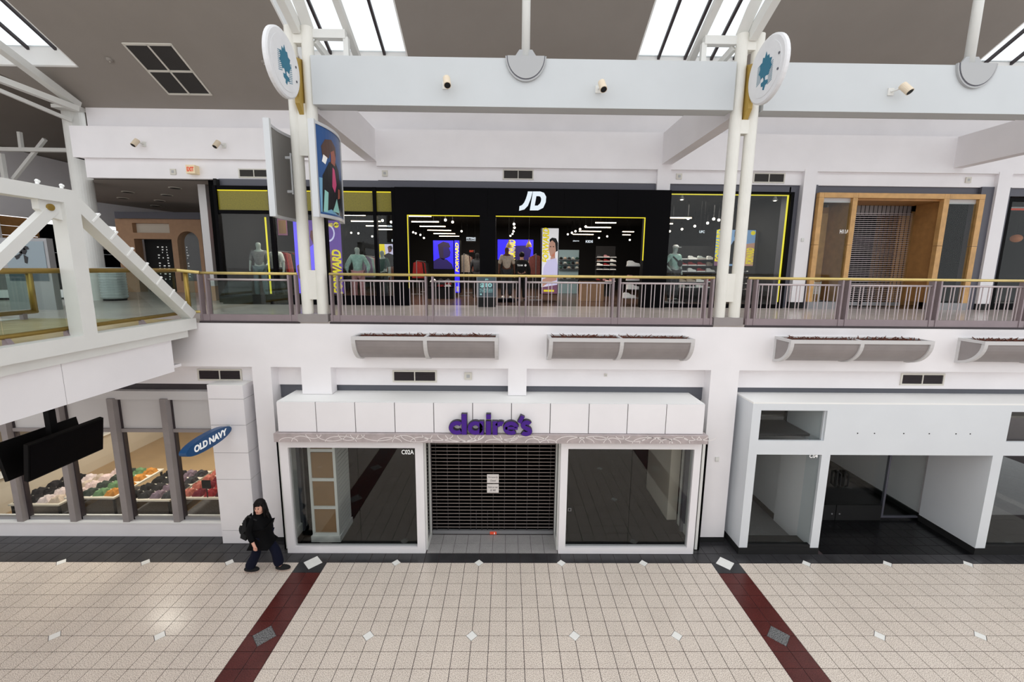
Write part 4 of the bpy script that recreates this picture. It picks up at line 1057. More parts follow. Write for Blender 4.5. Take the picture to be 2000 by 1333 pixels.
# linear lamps: pixel ends on a plane 8.25 m up
def line_lamp(u0, u1, v, where):
    a = at(u0, v, Z=8.2); b = at(u1, v, Z=8.2)
    if a.y < 5.65: a = at(u0, v, Y=5.65); b = at(u1, v, Y=5.65)
    if a.y > 16.5: a = at(u0, v, Y=16); b = at(u1, v, Y=16)
    y = a.y
    t = thing('linear_lamp', ((a.x + b.x) / 2, y, a.z), 'slim linear ceiling lamp ' + where, 'lamp', 'linear ceiling lamps in the sports shop')
    box('light_tube', 'lamp_strip', a.x, b.x, y - .03, y + .03, a.z, a.z + .03, t); box('housing', 'black_matt', a.x, b.x, y - .03, y + .03, a.z + .03, a.z + .07, t)
    for x in (a.x + .2, b.x - .2): B().tube((x, y, a.z + .07), (x, y, 8.95), .006, 5).build('wire', 'black_matt', t)
ORD = ['nearest', 'second', 'third', 'fourth', 'fifth', 'farthest']
for k, (u0, u1, v) in enumerate(((795, 841, 423), (804, 856, 434), (820, 869, 443), (835, 880, 450.5), (847, 888, 457), (858, 896, 462))): line_lamp(u0, u1, v, 'in the left opening, %s of its row' % ORD[k])
for k, (u0, u1, v) in enumerate(((1163, 1204, 436), (1146, 1194, 445), (1131, 1175, 452.5), (1119, 1160, 458.5))): line_lamp(u0, u1, v, 'in the wide opening, %s of the middle row' % ORD[k])
for k, (u0, u1, v) in enumerate(((1216, 1239, 453.5), (1216, 1232, 459.5))): line_lamp(u0, u1, v, 'in the wide opening, %s of the right row' % ORD[k])
for k, (u0, u1, v) in enumerate(((666, 712, 421), (686, 741, 433), (715, 770, 442), (739, 770, 449))): line_lamp(u0, u1, v, 'behind the yellow panes, %s of its row' % ORD[k])
for k, (u0, u1, v) in enumerate(((1305, 1352, 426.5), (1304, 1314, 438))): line_lamp(u0, u1, v, 'behind the right-hand window, %s of its row' % ORD[k])
for k, (u0, u1, v) in enumerate(((488, 512, 429),)): line_lamp(u0, u1, v, 'behind the leftmost window')
# track spots: bulbs
RANK = ['first', 'second', 'third', 'fourth', 'fifth', 'sixth', 'seventh', 'eighth', 'ninth', 'tenth', 'eleventh', 'twelfth', 'thirteenth']
def track_spot(u, v, where, i, place=''):
    a = at(u, v, Z=8.35); y = min(a.y, 15.5); a = at(u, v, Y=y)
    t = thing('track_spot', (a.x, y, a.z), 'small glaring track spot %s, %s from the left' % (where, place), 'spotlight', 'track spots in the sports shop, ' + where)
    B().ell((a.x, y, a.z), .05, .05, .05, 10, 6).build('bulb', 'lamp_spot', t); B().tube((a.x, y, a.z + .045), (a.x, y, 8.95), .02, 8, .012).build('fitting', 'black_matt', t)
for i, (u, v) in enumerate(sorted(((901.5, 452), (807, 454), (812, 456), (821, 459), (828, 465), (884, 434), (870, 430)))): track_spot(u, v, 'in the left opening', i, RANK[i])
for i, (u, v) in enumerate(sorted(((1005, 445), (1003, 452), (1001, 457), (997, 461), (1004, 438), (1109, 458), (1117, 455), (1124, 452), (1133, 448), (1144, 443), (1186, 462), (1230, 469), (1170, 465)))): track_spot(u, v, 'in the wide opening', i, RANK[i])
for i, (u, v) in enumerate(sorted(((700, 456), (727, 462), (738, 466), (764, 434), (686, 455), (747, 431)))): track_spot(u, v, 'behind the yellow-topped bay', i, RANK[i])
for i, (u, v) in enumerate(sorted(((1344, 427), (1394, 428), (1404, 430), (1382, 436), (1357, 442), (1332, 448), (1308, 452)))): track_spot(u, v, 'behind the right-hand window', i, RANK[i])
for u, v, lab in ((1332, 386, 'bell-shaped display lamp at the left top of the right-hand window'), (1514, 388, 'bell-shaped display lamp at the right top of the right-hand window')):
    a = at(u, v, Y=5.3); t = thing('display_lamp', (a.x, 5.3, a.z), lab, 'lamp'); B().lathe((a.x, 5.3, a.z), [(.09, -.07), (.05, .02), (.02, .1), (.015, .3)], 14).build('shade', 'steel_grey', t); B().ell((a.x, 5.3, a.z - .06), .06, .06, .02, 10, 5).build('bulb', 'lamp_spot', t)
for x, y, pw in ((1.8, 8, 130), (6, 8.5, 160), (11, 7.2, 130), (-2.6, 7, 130), (4, 13, 160)):
    l = bpy.data.lights.new('shop_track_light', 'AREA'); l.energy = pw; l.size = 2.0; l.color = (1, .9, .8); o = bpy.data.objects.new('shop_track_light', l); COL.objects.link(o); o.location = (x, y, 8.85)

# ---------------------------------------------------------------- posters and light boxes
def cmat(name, rgb, emit=0., rough=.6):
    if name not in MATS: pbr(name, rgb, rough, emit=emit)
    return name
def poster(u0, v0, u1, v1, y, base, lab, depth=.06, cat='poster', group='shop posters'):
    a = at(u0, v0, Y=y); b = at(u1, v1, Y=y)
    t = thing('poster', ((a.x + b.x) / 2, y, b.z), lab, cat, group)
    box('board', 'black_paint', a.x - .02, b.x + .02, y, y + depth, b.z - .02, a.z + .02, t)
    box('print', base, a.x, b.x, y - .004, y, b.z, a.z, t)
    return t, a, b
def on(t, a, b, poly, mat, k, name='printed_shape'):
    """poly in fractions (0..1 right, 0..1 down) of the print"""
    y = a.y - .004 - .0015 * k
    c = (sum(p[0] for p in poly) / len(poly), sum(p[1] for p in poly) / len(poly)); W = lambda p: (a.x + (b.x - a.x) * p[0], y, a.z + (b.z - a.z) * p[1])
    m = B(); P = [W(p) for p in poly]
    for i in range(len(P)): m.prism([W(c), P[i], P[(i + 1) % len(P)]], (0, .001, 0))
    m.build(name, mat, t)
def words_v(t, a, b, f0, f1, d0, d1, n, mat, k):
    """vertical headline, read from bottom to top"""
    vs, fs = text_mesh('FORWARD', .045); y = a.y - .004 - .0015 * k
    x0 = min(v[0] for v in vs); x1 = max(v[0] for v in vs); y0 = min(v[1] for v in vs); y1 = max(v[1] for v in vs)
    out = []
    for v in vs:
        p, w = (v[0] - x0) / (x1 - x0), (v[1] - y0) / (y1 - y0)
        f = f1 - w * (f1 - f0); d = d1 - p * (d1 - d0) - w * .03 * (d1 - d0)
        out.append((a.x + (b.x - a.x) * f, y, a.z + (b.z - a.z) * d))
    B().add(out, fs).build('headline_lettering', mat, t)
HEAD = [(.5, .1), (.62, .12), (.7, .2), (.71, .3), (.74, .36), (.7, .38), (.7, .44), (.62, .47), (.6, .55), (.45, .55), (.42, .42), (.36, .3), (.38, .18)]
cmat('poster_purple', (112, 78, 168), .35); cmat('poster_violet', (108, 92, 238), .7); cmat('poster_blue', (40, 30, 235), .9); cmat('poster_night', (30, 14, 90), .15); cmat('poster_yellow', (232, 214, 40), .5); cmat('poster_dark', (40, 26, 60), .05)
cmat('poster_white', (228, 228, 232), .55); cmat('poster_skin', (206, 160, 140), .3); cmat('poster_tan', (120, 72, 70), .15); cmat('poster_sky', (132, 166, 206), .4); cmat('poster_black', (24, 24, 28)); cmat('poster_mauve', (140, 92, 120), .2); cmat('poster_lilac', (206, 202, 236), .5)
t, a, b = poster(572, 430, 672, 574, 5.2, 'poster_purple', 'large purple lit poster of a seated figure behind the left columns')
on(t, a, b, [(0, 0), (.12, 0), (.18, .5), (.1, 1), (0, 1)], 'poster_violet', 1)
on(t, a, b, [(.2, .42), (.45, .3), (.62, .34), (.72, .5), (.66, .66), (.3, .7), (.12, .6)], 'poster_violet', 2)
on(t, a, b, [(.36, .14), (.5, .12), (.56, .2), (.52, .32), (.4, .32), (.34, .22)], 'poster_tan', 3)
on(t, a, b, [(.66, .42), (.8, .46), (.92, .6), (.9, .72), (.76, .7), (.62, .6)], 'poster_mauve', 3)
on(t, a, b, [(.4, .66), (.7, .62), (.88, .68), (.84, .8), (.55, .84), (.36, .78)], 'poster_tan', 4)
on(t, a, b, [(.02, .62), (.18, .55), (.22, .75), (.05, .8)], 'poster_mauve', 3)
on(t, a, b, [(.1, .8), (.6, .84), (.6, 1), (.1, 1)], 'poster_dark', 3)
ring = [(.72 + .15 * math.cos(2 * math.pi * k / 20), .17 + .12 * math.sin(2 * math.pi * k / 20)) for k in range(20)]; on(t, a, b, ring, 'poster_lilac', 1)
on(t, a, b, [(.72 + (x - .72) * .8, .17 + (y_ - .17) * .8) for x, y_ in ring], 'poster_purple', 2)
words_v(t, a, b, .78, .98, .4, 1.0, 6, 'poster_yellow', 5); words_v(t, a, b, .52, .7, .82, 1.0, 2, 'poster_yellow', 5)
P_ = lambda f, d: (a.x + (b.x - a.x) * f, a.y - .012, a.z + (b.z - a.z) * d)
q0 = P_(.64, .085); lettering('FORWARD', q0[0], q0[1], q0[2], (b.x - a.x) * .2, (a.z - b.z) * .05, 'poster_yellow', t, bold=.03)
cz_ = P_(.92, .06); on(t, a, b, [(.91 + .055 * math.cos(2 * math.pi * k / 16), .06 + .038 * math.sin(2 * math.pi * k / 16)) for k in range(16)], 'poster_yellow', 6); lettering('JD', cz_[0] - .09, cz_[1] - .01, cz_[2] - .04, .14, .07, 'poster_black', t, bold=.05, slant=.3)
t, a, b = poster(846, 470, 886, 526, 9.0, 'poster_blue', 'bright blue lit poster of a head in profile in the left opening', .5)
on(t, a, b, [(.22, .14), (.5, .03), (.78, .08), (.86, .22), (.7, .3), (.72, .55), (.5, .68), (.3, .6), (.26, .4)], 'poster_dark', 1)
on(t, a, b, [(.5, .22), (.78, .24), (.86, .4), (.82, .55), (.64, .62), (.5, .58)], 'poster_night', 2); on(t, a, b, [(0, .72), (.3, .6), (.66, .66), (.92, .82), (1, 1), (0, 1)], 'poster_night', 1)
t, a, b = poster(887.5, 470, 898, 572, 8.9, 'poster_blue', 'narrow blue poster with a yellow vertical headline beside the head poster', .5)
words_v(t, a, b, .15, .85, .05, .6, 7, 'poster_yellow', 1); words_v(t, a, b, .3, .9, .88, .98, 1, 'poster_yellow', 1)
t, a, b = poster(972, 468, 1041, 508, 9.5, 'poster_blue', 'wide blue lit poster behind the staff member')
on(t, a, b, [(.5, .3), (.8, .28), (.95, .5), (.9, 1), (.4, 1)], 'poster_night', 1); words_v(t, a, b, .3, .5, .02, 1.0, 5, 'poster_yellow', 2)
t, a, b = poster(1059.5, 446, 1088, 574, 7.0, 'poster_white', 'tall white lit poster of a person with hair tied back and white top', .45)
words_v(t, a, b, .02, .42, .0, .52, 4, 'poster_yellow', 1)
on(t, a, b, [(.45, .17), (.6, .14), (.85, .15), (.98, .22), (.98, .34), (.8, .36), (.5, .3)], 'poster_black', 2)
on(t, a, b, [(.42, .22), (.62, .18), (.8, .22), (.86, .34), (.74, .43), (.52, .42), (.4, .32)], 'poster_skin', 3)
on(t, a, b, [(.56, .42), (.8, .36), (.84, .48), (.5, .5)], 'poster_skin', 3); on(t, a, b, [(.1, .6), (.34, .48), (.9, .45), (1, .56), (1, .86), (.3, .88), (.04, .84)], 'poster_lilac', 4)
on(t, a, b, [(.05, .78), (.6, .72), (.96, .72), (.96, .79), (.5, .82), (.05, .9)], 'poster_skin', 5); on(t, a, b, [(.0, .9), (1, .86), (1, 1), (0, 1)], 'poster_mauve', 4); on(t, a, b, [(.15, .94), (.8, .94), (.8, .97), (.15, .97)], 'poster_yellow', 6)
for e0, e1, d in ((.48, .56, .27), (.66, .74, .27)): on(t, a, b, [(e0, d), (e1, d), (e1, d + .012), (e0, d + .012)], 'poster_black', 5)
t, a, b = poster(1400, 449, 1470, 520, 6.6, 'poster_sky', 'shoe wall poster of a standing figure with yellow headline, right-hand window')
words_v(t, a, b, .0, .2, .0, .9, 6, 'poster_yellow', 3); words_v(t, a, b, .8, 1.0, .5, .95, 4, 'poster_yellow', 3)
on(t, a, b, [(.45, .3), (.62, .26), (.72, .4), (.7, .95), (.36, .95), (.38, .45)], 'poster_black', 2); on(t, a, b, [(.48, .08), (.6, .06), (.64, .18), (.58, .28), (.48, .26)], 'poster_tan', 3); on(t, a, b, [(.46, .04), (.62, .02), (.66, .16), (.6, .1), (.5, .1), (.46, .2)], 'poster_black', 4); on(t, a, b, [(.0, .75), (.35, .7), (.35, 1), (0, 1)], 'poster_mauve', 1); on(t, a, b, [(.7, .4), (1, .35), (1, 1), (.72, 1)], 'poster_skin', 1)
on(t, a, b, [(.93 + .06 * math.cos(2 * math.pi * k / 16), .08 + .06 * math.sin(2 * math.pi * k / 16)) for k in range(16)], 'poster_yellow', 5)
t, a, b = poster(740, 477, 772, 520, 7.5, 'poster_lilac', 'pale poster of a person looking up at the right end of the glazed bay')
on(t, a, b, [(.0, .0), (.35, .0), (.4, .45), (.1, .8), (0, .8)], 'poster_yellow', 1); on(t, a, b, [(.3, .5), (.6, .4), (.95, .5), (1, 1), (.3, 1)], 'poster_black', 2); on(t, a, b, [(.55, .12), (.72, .08), (.84, .18), (.78, .34), (.6, .4)], 'poster_tan', 2); on(t, a, b, [(.6, .08), (.8, .06), (.86, .18), (.8, .28)], 'poster_black', 3)
t, a, b = poster(541, 427, 562, 460, 7.2, 'poster_mauve', 'small brown framed board high behind the glazed bay')
on(t, a, b, [(.1, .1), (.9, .1), (.9, .9), (.1, .9)], 'tan_board', 1)
# hung department signs
for u, v, w, h, s, lab in ((911, 468, 18, 9, 'FITTING|ROOMS', 'white hung lettering at the right end of the left opening'), (1144, 472, 14, 5, 'KIDS', 'white hung department lettering in the wide opening'), (765, 470, 10, 5, 'KI', 'white department lettering at the right end of the glazed bay'), (1119, 471, 12, 3, 'jdsports', 'tiny white web-address lettering in the wide opening'), (755, 442, 14, 4, 'HUDA', 'white brand lettering high at the right end of the glazed bay'), (1366, 453, 10, 5, 'UFC', 'white brand lettering above the shoe wall')):
    y = 10.5 + (u % 7) * .05 if u > 800 and u < 1300 else 6.3 + (u % 5) * .2; t = None
    for i, ln in enumerate(s.split('|')):
        a = at(u, v + (i * h * .6 if '|' in s else 0) - h / 2, Y=y); b = at(u + w, v + h / 2, Y=y)
        if t is None:
            t = thing('department_sign', (a.x, y, b.z), lab, 'lettering'); B().tube((a.x + .03, y + .01, a.z), (a.x + .03, y + .01, 8.95), .004, 5).tube((b.x - .03, y + .01, a.z), (b.x - .03, y + .01, 8.95), .004, 5).box(a.x, b.x, y + .002, y + .012, b.z - .01, a.z + .01).build('hanging_frame', 'black_matt', t)
        hh = (a.z - b.z) * (.5 if '|' in s else 1)
        lettering(ln, a.x, y, a.z - hh, b.x - a.x, hh, 'logo_light', t, bold=.03)
a = at(721, 663, Y=9)
ex = thing('exit_sign', at(921, 491, Y=12), 'small red exit sign inside the sports shop, left opening', 'sign'); p = at(921, 491, Y=12); box('case', 'black_matt', p.x - .12, p.x + .12, 12.0, 12.3, p.z - .07, p.z + .07, ex); lettering('EXIT', p.x - .1, 11.998, p.z - .045, .2, .09, 'exit_red', ex, bold=.04)
# A-frame sale board
ab = thing('sale_board', (at(950, 597, Z=F2).x, 4.55, F2), 'dark free-standing sale board reading ten dollars before the black pier', 'sign')
a = at(932, 541, Y=4.5); b = at(968, 580, Y=4.5)
cmat('board_slate', (72, 88, 96), .0); cmat('board_mint', (150, 206, 206), .2)
box('frame', 'steel_grey', a.x - .02, b.x + .02, 4.5, 4.54, b.z - .02, a.z + .02, ab); box('print', 'board_slate', a.x, b.x, 4.495, 4.5, b.z, a.z, ab); box('foot_panel', 'black_matt', a.x, b.x, 4.5, 4.56, F2, b.z - .02, ab)
w = b.x - a.x; h = a.z - b.z
lettering('$10', a.x + w * .16, 4.493, b.z + h * .45, w * .64, h * .24, 'board_mint', ab, bold=.04)
for k in range(3): lettering(['BUY MORE SAVE', 'WHEN YOU SPEND', 'IN STORE TODAY'][k], a.x + w * .14, 4.493, b.z + h * (.36 - .07 * k), w * .7, h * .045, 'board_mint', ab, bold=.02)
lettering('JD', a.x + w * .42, 4.493, b.z + h * .82, w * .18, h * .09, 'board_mint', ab, bold=.04); B().tube((a.x + w * .2, 4.495, b.z + h * .12), (a.x + w * .2, 4.491, b.z + h * .12), w * .05, 14).build('round_mark', 'board_mint', ab)
# ================================================================ figures: mannequins, staff member, passer-by
def fig_joints(h, arms, legs, turn=0.):
    """standing figure in local coordinates, facing -y; arms/legs override joints"""
    k = h / 1.75
    j = {'pelvis': (0, 0, .95, .125), 'belly': (0, -.005, 1.1, .12), 'chest': (0, 0, 1.32, .135), 'neck': (0, .01, 1.48, .055), 'head0': (0, -.005, 1.56, .07), 'head1': (0, -.01, 1.64, .088), 'head2': (0, .0, 1.71, .06),
         'shl': (-.17, 0, 1.41, .06), 'ell': (-.24, .02, 1.14, .042), 'wrl': (-.26, -.03, .9, .03), 'hal': (-.26, -.05, .82, .03),
         'shr': (.17, 0, 1.41, .06), 'elr': (.24, .02, 1.14, .042), 'wrr': (.26, -.03, .9, .03), 'har': (.26, -.05, .82, .03),
         'hpl': (-.095, 0, .9, .095), 'knl': (-.11, -.02, .5, .062), 'anl': (-.12, .02, .09, .042), 'tol': (-.13, -.13, .04, .036),
         'hpr': (.095, 0, .9, .095), 'knr': (.11, -.02, .5, .062), 'anr': (.12, .02, .09, .042), 'tor': (.13, -.13, .04, .036)}
    for d in (arms, legs):
        for n, v in d.items(): j[n] = (*v, j[n][3]) if len(v) == 3 else v
    return {n: (v[0] * k, v[1] * k, v[2] * k, v[3] * k) for n, v in j.items()}
BONES = [('pelvis', 'belly'), ('belly', 'chest'), ('chest', 'neck'), ('neck', 'head0'), ('head0', 'head1'), ('head1', 'head2'), ('chest', 'shl'), ('shl', 'ell'), ('ell', 'wrl'), ('wrl', 'hal'), ('chest', 'shr'), ('shr', 'elr'), ('elr', 'wrr'), ('wrr', 'har'),
         ('pelvis', 'hpl'), ('hpl', 'knl'), ('knl', 'anl'), ('anl', 'tol'), ('pelvis', 'hpr'), ('hpr', 'knr'), ('knr', 'anr'), ('anr', 'tor')]
def part_skin(name, mat, parent, j, keep, grow, root, ends={}):
    jj = {n: (*v[:3], v[3] + grow + ends.get(n, 0)) for n, v in j.items() if n in keep}
    vs, fs = skin_mesh(jj, [e for e in BONES if e[0] in jj and e[1] in jj], root)
    return B().add(vs, fs).build(name, mat, parent, smooth=True, local=True)
TOP = ('pelvis', 'belly', 'chest', 'neck', 'shl', 'ell', 'wrl', 'shr', 'elr', 'wrr'); TEE = ('pelvis', 'belly', 'chest', 'shl', 'ell', 'shr', 'elr')
LEGS = ('pelvis', 'hpl', 'knl', 'anl', 'hpr', 'knr', 'anr')
def figure(name, loc, rz, lab, cat, skin, top, topmat, legmat, h=1.8, arms={}, legs={}, shoes='black_matt', baggy=.02, group=None, hair=None, stand=None):
    t = thing(name, loc, lab, cat, group, rz=rz)
    j = fig_joints(h, arms, legs)
    vs, fs = skin_mesh(j, BONES, 'pelvis'); B().add(vs, fs).build('body', skin, t, smooth=True, local=True)
    part_skin('top_garment', topmat, t, j, top, baggy, 'pelvis')
    part_skin('trousers', legmat, t, j, LEGS, baggy * .9, 'pelvis', {'anl': .02, 'anr': .02})
    for s in ('l', 'r'):
        a, b = Vector(j['an' + s][:3]), Vector(j['to' + s][:3]); B().ell((a + b) / 2 - Vector((0, 0, .015)), .055, .15, .05, 10, 6).build('shoe', shoes, t, smooth=True, local=True)
    if hair: 
        p = j['head1']; B().ell((p[0], p[1] + .015, p[2] + .03), .1, .11, .11, 12, 8).build('hair', hair, t, smooth=True, local=True)
    return t, j
def stand(x, y, w, lab, h=.12, m='white_paint'):
    t = thing('plinth_block', (x, y, F2), lab, 'plinth'); box('block', m, x - w, x + w, y - .3, y + .3, F2 + .004, F2 + h, t); box('block_base', 'black_matt', x - w + .02, x + w - .02, y - .28, y + .28, F2, F2 + .01, t)
for n, c in (('fab_grey_print', (120, 122, 122)), ('fab_denim', (96, 116, 122)), ('fab_white_jersey', (206, 214, 208)), ('fab_mint', (168, 206, 194)), ('fab_pink', (206, 148, 150)), ('fab_lilac', (136, 118, 150)), ('fab_cream', (206, 190, 172)), ('fab_black', (20, 20, 22)), ('fab_charcoal', (52, 54, 58)), ('fab_salmon', (196, 116, 104)), ('fab_red', (166, 40, 40)), ('fab_brown', (104, 66, 50)), ('fab_teal', (52, 84, 78)), ('fab_yellow', (206, 214, 96))): pbr(n, c, .9, noise=.3, scale=14)
M1 = 'mannequins in the sports shop'
p = at(514, 588, Y=5.75)
stand(p.x, 5.75, .32, 'white block under the mannequin in jeans')
figure('mannequin', (p.x - .02, 5.75, F2 + .12), .35, 'mannequin in grey print tee and pale jeans in the leftmost shop window', 'mannequin', 'mannequin_skin', TEE, 'fab_grey_print', 'fab_denim', 1.9, {'har': (.2, -.2, 1.0), 'wrr': (.24, -.12, 1.05)}, group=M1)
p = at(532, 588, Y=6.1)
figure('mannequin', (p.x + .12, 6.3, F2 + .004), -.2, 'mannequin in white top and black patterned trousers behind the one in jeans', 'mannequin', 'mannequin_skin', TEE, 'fab_white_jersey', 'fab_black', 2.0, {'ell': (-.32, .05, 1.2), 'wrl': (-.2, -.1, 1.05), 'hal': (-.14, -.12, 1.02)}, group=M1)
p = at(702, 590, Y=5.6)
t, j = figure('mannequin', (p.x, 5.6, F2 + .004), .25, 'mannequin in mint hoodie and pink shorts in the glazed bay', 'mannequin', 'mannequin_skin', TOP, 'fab_mint', 'fab_pink', 1.88, {'ell': (-.33, .02, 1.12), 'elr': (.32, .02, 1.12), 'wrl': (-.3, -.12, .98), 'wrr': (.3, -.12, .98)}, baggy=.028, group=M1)
p = at(748, 590, Y=6.0)
figure('mannequin', (p.x, 6.1, F2 + .004), -.3, 'mannequin in dark green top near the right end of the glazed bay', 'mannequin', 'mannequin_skin', TEE, 'fab_teal', 'fab_charcoal', 1.8, group=M1)
p = at(655, 590, Y=6.2)
p = at(989, 588, Y=6.4)
figure('mannequin', (p.x, 6.6, F2 + .12), 0.1, 'mannequin in cream printed tee at the entrance beside the staff member', 'mannequin', 'fab_brown', TEE, 'fab_cream', 'fab_charcoal', 1.86, group=M1, shoes='tile_white'); stand(p.x, 6.6, .3, 'dark block under the mannequin at the entrance', .12, 'black_paint')
p = at(932, 590, Y=8.5)
figure('mannequin', (p.x, 8.6, F2 + .004), 0, 'dark mannequin in black printed tee at the right end of the left opening', 'mannequin', 'shop_wall_black', TEE, 'fab_charcoal', 'fab_black', 1.85, group=M1)
p = at(1312, 592, Y=5.75)
t, j = figure('mannequin', (p.x, 5.75, F2 + .12), .3, 'mannequin in white cap and mint tee in the right-hand shop window', 'mannequin', 'mannequin_skin', TEE, 'fab_mint', 'fab_charcoal', 1.92, {'ell': (-.32, .05, 1.16), 'wrl': (-.2, -.08, .98), 'hal': (-.14, -.1, .95)}, group=M1)
hp = j['head1']; B().ell((hp[0], hp[1], hp[2] + .05), .1, .11, .07, 12, 6).box(hp[0] - .07, hp[0] + .07, hp[1] - .2, hp[1] - .08, hp[2] + .02, hp[2] + .035).build('cap', 'tile_white', t, local=True)
B().ell((.1, -.16, 1.3), .1, .05, .12, 10, 6).bar((-.15, -.1, 1.52), (.12, -.17, 1.28), .012, .05).build('sling_bag', 'fab_black', t, local=True)
stand(p.x, 5.75, .33, 'grey block under the mannequin in the white cap', .12, 'tile_grey')
# staff member seen from behind
p = at(1018, 588, Z=F2)
t, j = figure('person', (p.x, p.y, F2 + .004), math.pi - .1, 'person in black hooded top standing with back turned inside the sports shop', 'person', 'skin', TOP, 'fab_black', 'fab_black', 1.78, {'ell': (-.27, .02, 1.14), 'elr': (.27, .02, 1.14)}, baggy=.035, hair='hair')
vs, fs = text_mesh('TEAM', .02); B().add([(-(v[0] * .085) + .16, .185 + v[2], 1.28 + v[1] * .085) for v in vs], fs).build('back_lettering', 'letter_white', t, local=True)
B().lathe((-.15, .19, 1.31), [(.04, 0), (.04, .006)], 14, 'y').build('back_mark', 'letter_white', t, local=True)

# ---------------------------------------------------------------- racks of clothes
def garment_mesh(w, h):
    return B().hexa([(-.03, -w * .62, -h), (.03, -w * .62, -h), (.03, w * .62, -h), (-.03, w * .62, -h), (-.02, -w * .45, -.06), (.02, -w * .45, -.06), (.02, w * .45, -.06), (-.02, w * .45, -.06)]).hexa([(-.02, -w * .45, -.06), (.02, -w * .45, -.06), (.02, w * .45, -.06), (-.02, w * .45, -.06), (-.012, -.05, 0), (.012, -.05, 0), (.012, .05, 0), (-.012, .05, 0)])
GM = {}
ORDN = ['nearest', 'second', 'third', 'fourth', 'fifth', 'sixth', 'seventh', 'eighth', 'ninth', 'tenth', 'eleventh', 'twelfth']
def rack(x, y0, y1, z, cols, where, along='y'):
    t = thing('clothes_rack', (x, (y0 + y1) / 2, F2), 'clothes rail ' + where, 'clothes rail', 'clothes rails in the sports shop')
    B().tube((x, y0, z), (x, y1, z), .015, 8).build('rail', 'steel_grey', t)
    for y in (y0, y1): B().tube((x, y, F2 + .02), (x, y, z), .018, 8).build('upright', 'steel_grey', t); box('foot', 'steel_grey', x - .25, x + .25, y - .03, y + .03, F2 + .004, F2 + .03, t)
    n = len(cols)
    for i, c in enumerate(cols):
        if c not in GM: o = garment_mesh(.42, .75).build('hanging_garment', c, None); GM[c] = o
        else: o = GM[c].copy(); COL.objects.link(o)
        yy = y0 + .1 + (y1 - y0 - .2) * (i + .5) / n
        o.location = (x, yy, z - .03); o.rotation_euler = (0, 0, math.pi / 2 + rnd.uniform(-.12, .12))
        o.rotation_euler.z = math.pi / 2 * 1 + rnd.uniform(-.1, .1) if along == 'x' else rnd.uniform(-.1, .1) + math.pi / 2
        tag(o, '%s hanging garment, %s on the rail %s' % (c[4:].replace('_', ' '), ORDN[i], where), 'garment', 'garments on the rail ' + where)
def px2(u, y): return at(u, 560, Y=y).x
S = ['fab_salmon', 'fab_pink', 'fab_red', 'fab_charcoal', 'fab_salmon', 'fab_brown', 'fab_pink', 'fab_cream']
rack(px2(1045, 7.8), 7.5, 9.3, F2 + 1.75, S, 'left of the tall white poster')
rack(px2(552, 7.6), 7.2, 9.0, F2 + 1.75, ['fab_charcoal', 'fab_red', 'fab_salmon', 'fab_charcoal', 'fab_red', 'fab_brown'], 'behind the leftmost window')
rack(px2(908, 10), 9.6, 11.8, F2 + 1.8, ['fab_cream', 'fab_brown', 'fab_charcoal', 'fab_cream', 'fab_brown', 'fab_salmon'], 'right of the blue posters')
rack(px2(820, 11), 10.4, 12.4, F2 + 1.5, ['fab_red', 'fab_black', 'fab_red', 'fab_charcoal', 'fab_black'], 'at the left side of the left opening')
rack(px2(722, 7.5), 7.0, 8.8, F2 + 1.6, ['fab_lilac', 'fab_mint', 'fab_pink', 'fab_charcoal', 'fab_cream', 'fab_lilac'], 'behind the mint mannequin')
rack(px2(768, 8.5), 8.2, 9.8, F2 + 1.45, ['fab_brown', 'fab_cream', 'fab_brown', 'fab_charcoal'], 'by the pale poster of the glazed bay')
# folded clothes tables / pedestals
def ped(u, y, w, h, m, lab):
    x = px2(u, y); t = thing('display_pedestal', (x, y, F2), lab, 'pedestal'); box('body', m, x - w, x + w, y - .3, y + .3, F2 + .004, F2 + h, t); box('top_tray', 'black_paint', x - w - .02, x + w + .02, y - .32, y + .32, F2 + h, F2 + h + .03, t)
    return x, y, F2 + h + .03
tp = ped(1155, 7.6, .42, .75, 'tan_stone', 'tan pedestal of small goods in the wide opening')
tp2 = ped(862, 8.0, .5, .45, 'shop_wall_black', 'dark low table of folded clothes in the left opening')
def goods(tp, cols, where):
    x, y, z = tp; i = 0
    for r in range(3):
        for c in range(3):
            col = cols[(r * 3 + c) % len(cols)]; shirt(x - .28 + c * .28, y - .16, z + .0 + r * .085, col, '%s folded garment %s, %s layer, %s in line' % (col.split('_')[-1], where, ['bottom', 'middle', 'top'][r], ORDN[c]), 'folded clothes ' + where, i, .9); i += 1
goods(tp2, ['fab_charcoal', 'fab_red', 'tile_white', 'fab_black'], 'on the dark low table')
# ---------------------------------------------------------------- shoes
def shoe_mesh():
    b = B(); b.slot(0).prism([(-.14, 0, 0), (.14, 0, 0), (.145, 0, .03), (-.14, 0, .025)], (0, .09, 0))
    b.slot(1).prism([(-.135, .008, .025), (.14, .008, .03), (.12, .008, .06), (.03, .008, .075), (-.03, .008, .115), (-.1, .008, .12), (-.135, .008, .1)], (0, .074, 0))
    return b
SH = {}
def shoe(x, y, z, col, sole, lab, grp, s=1.):
    k = (col, sole)
    if k not in SH: o = shoe_mesh().build('sports_shoe', [sole, col], None); SH[k] = o
    else: o = SH[k].copy(); COL.objects.link(o)
    o.location = (x, y, z); o.scale = (s, s, s); tag(o, lab, 'shoe', grp)
SC = [('tile_white', 'tile_white'), ('fab_black', 'tile_white'), ('fab_brown', 'tile_white'), ('fab_cream', 'sole'), ('fab_red', 'tile_white'), ('fab_charcoal', 'tile_white'), ('fab_white_jersey', 'sole'), ('fab_pink', 'tile_white')]
CN = ['white', 'black', 'brown', 'cream', 'red', 'charcoal', 'pale grey', 'pink']
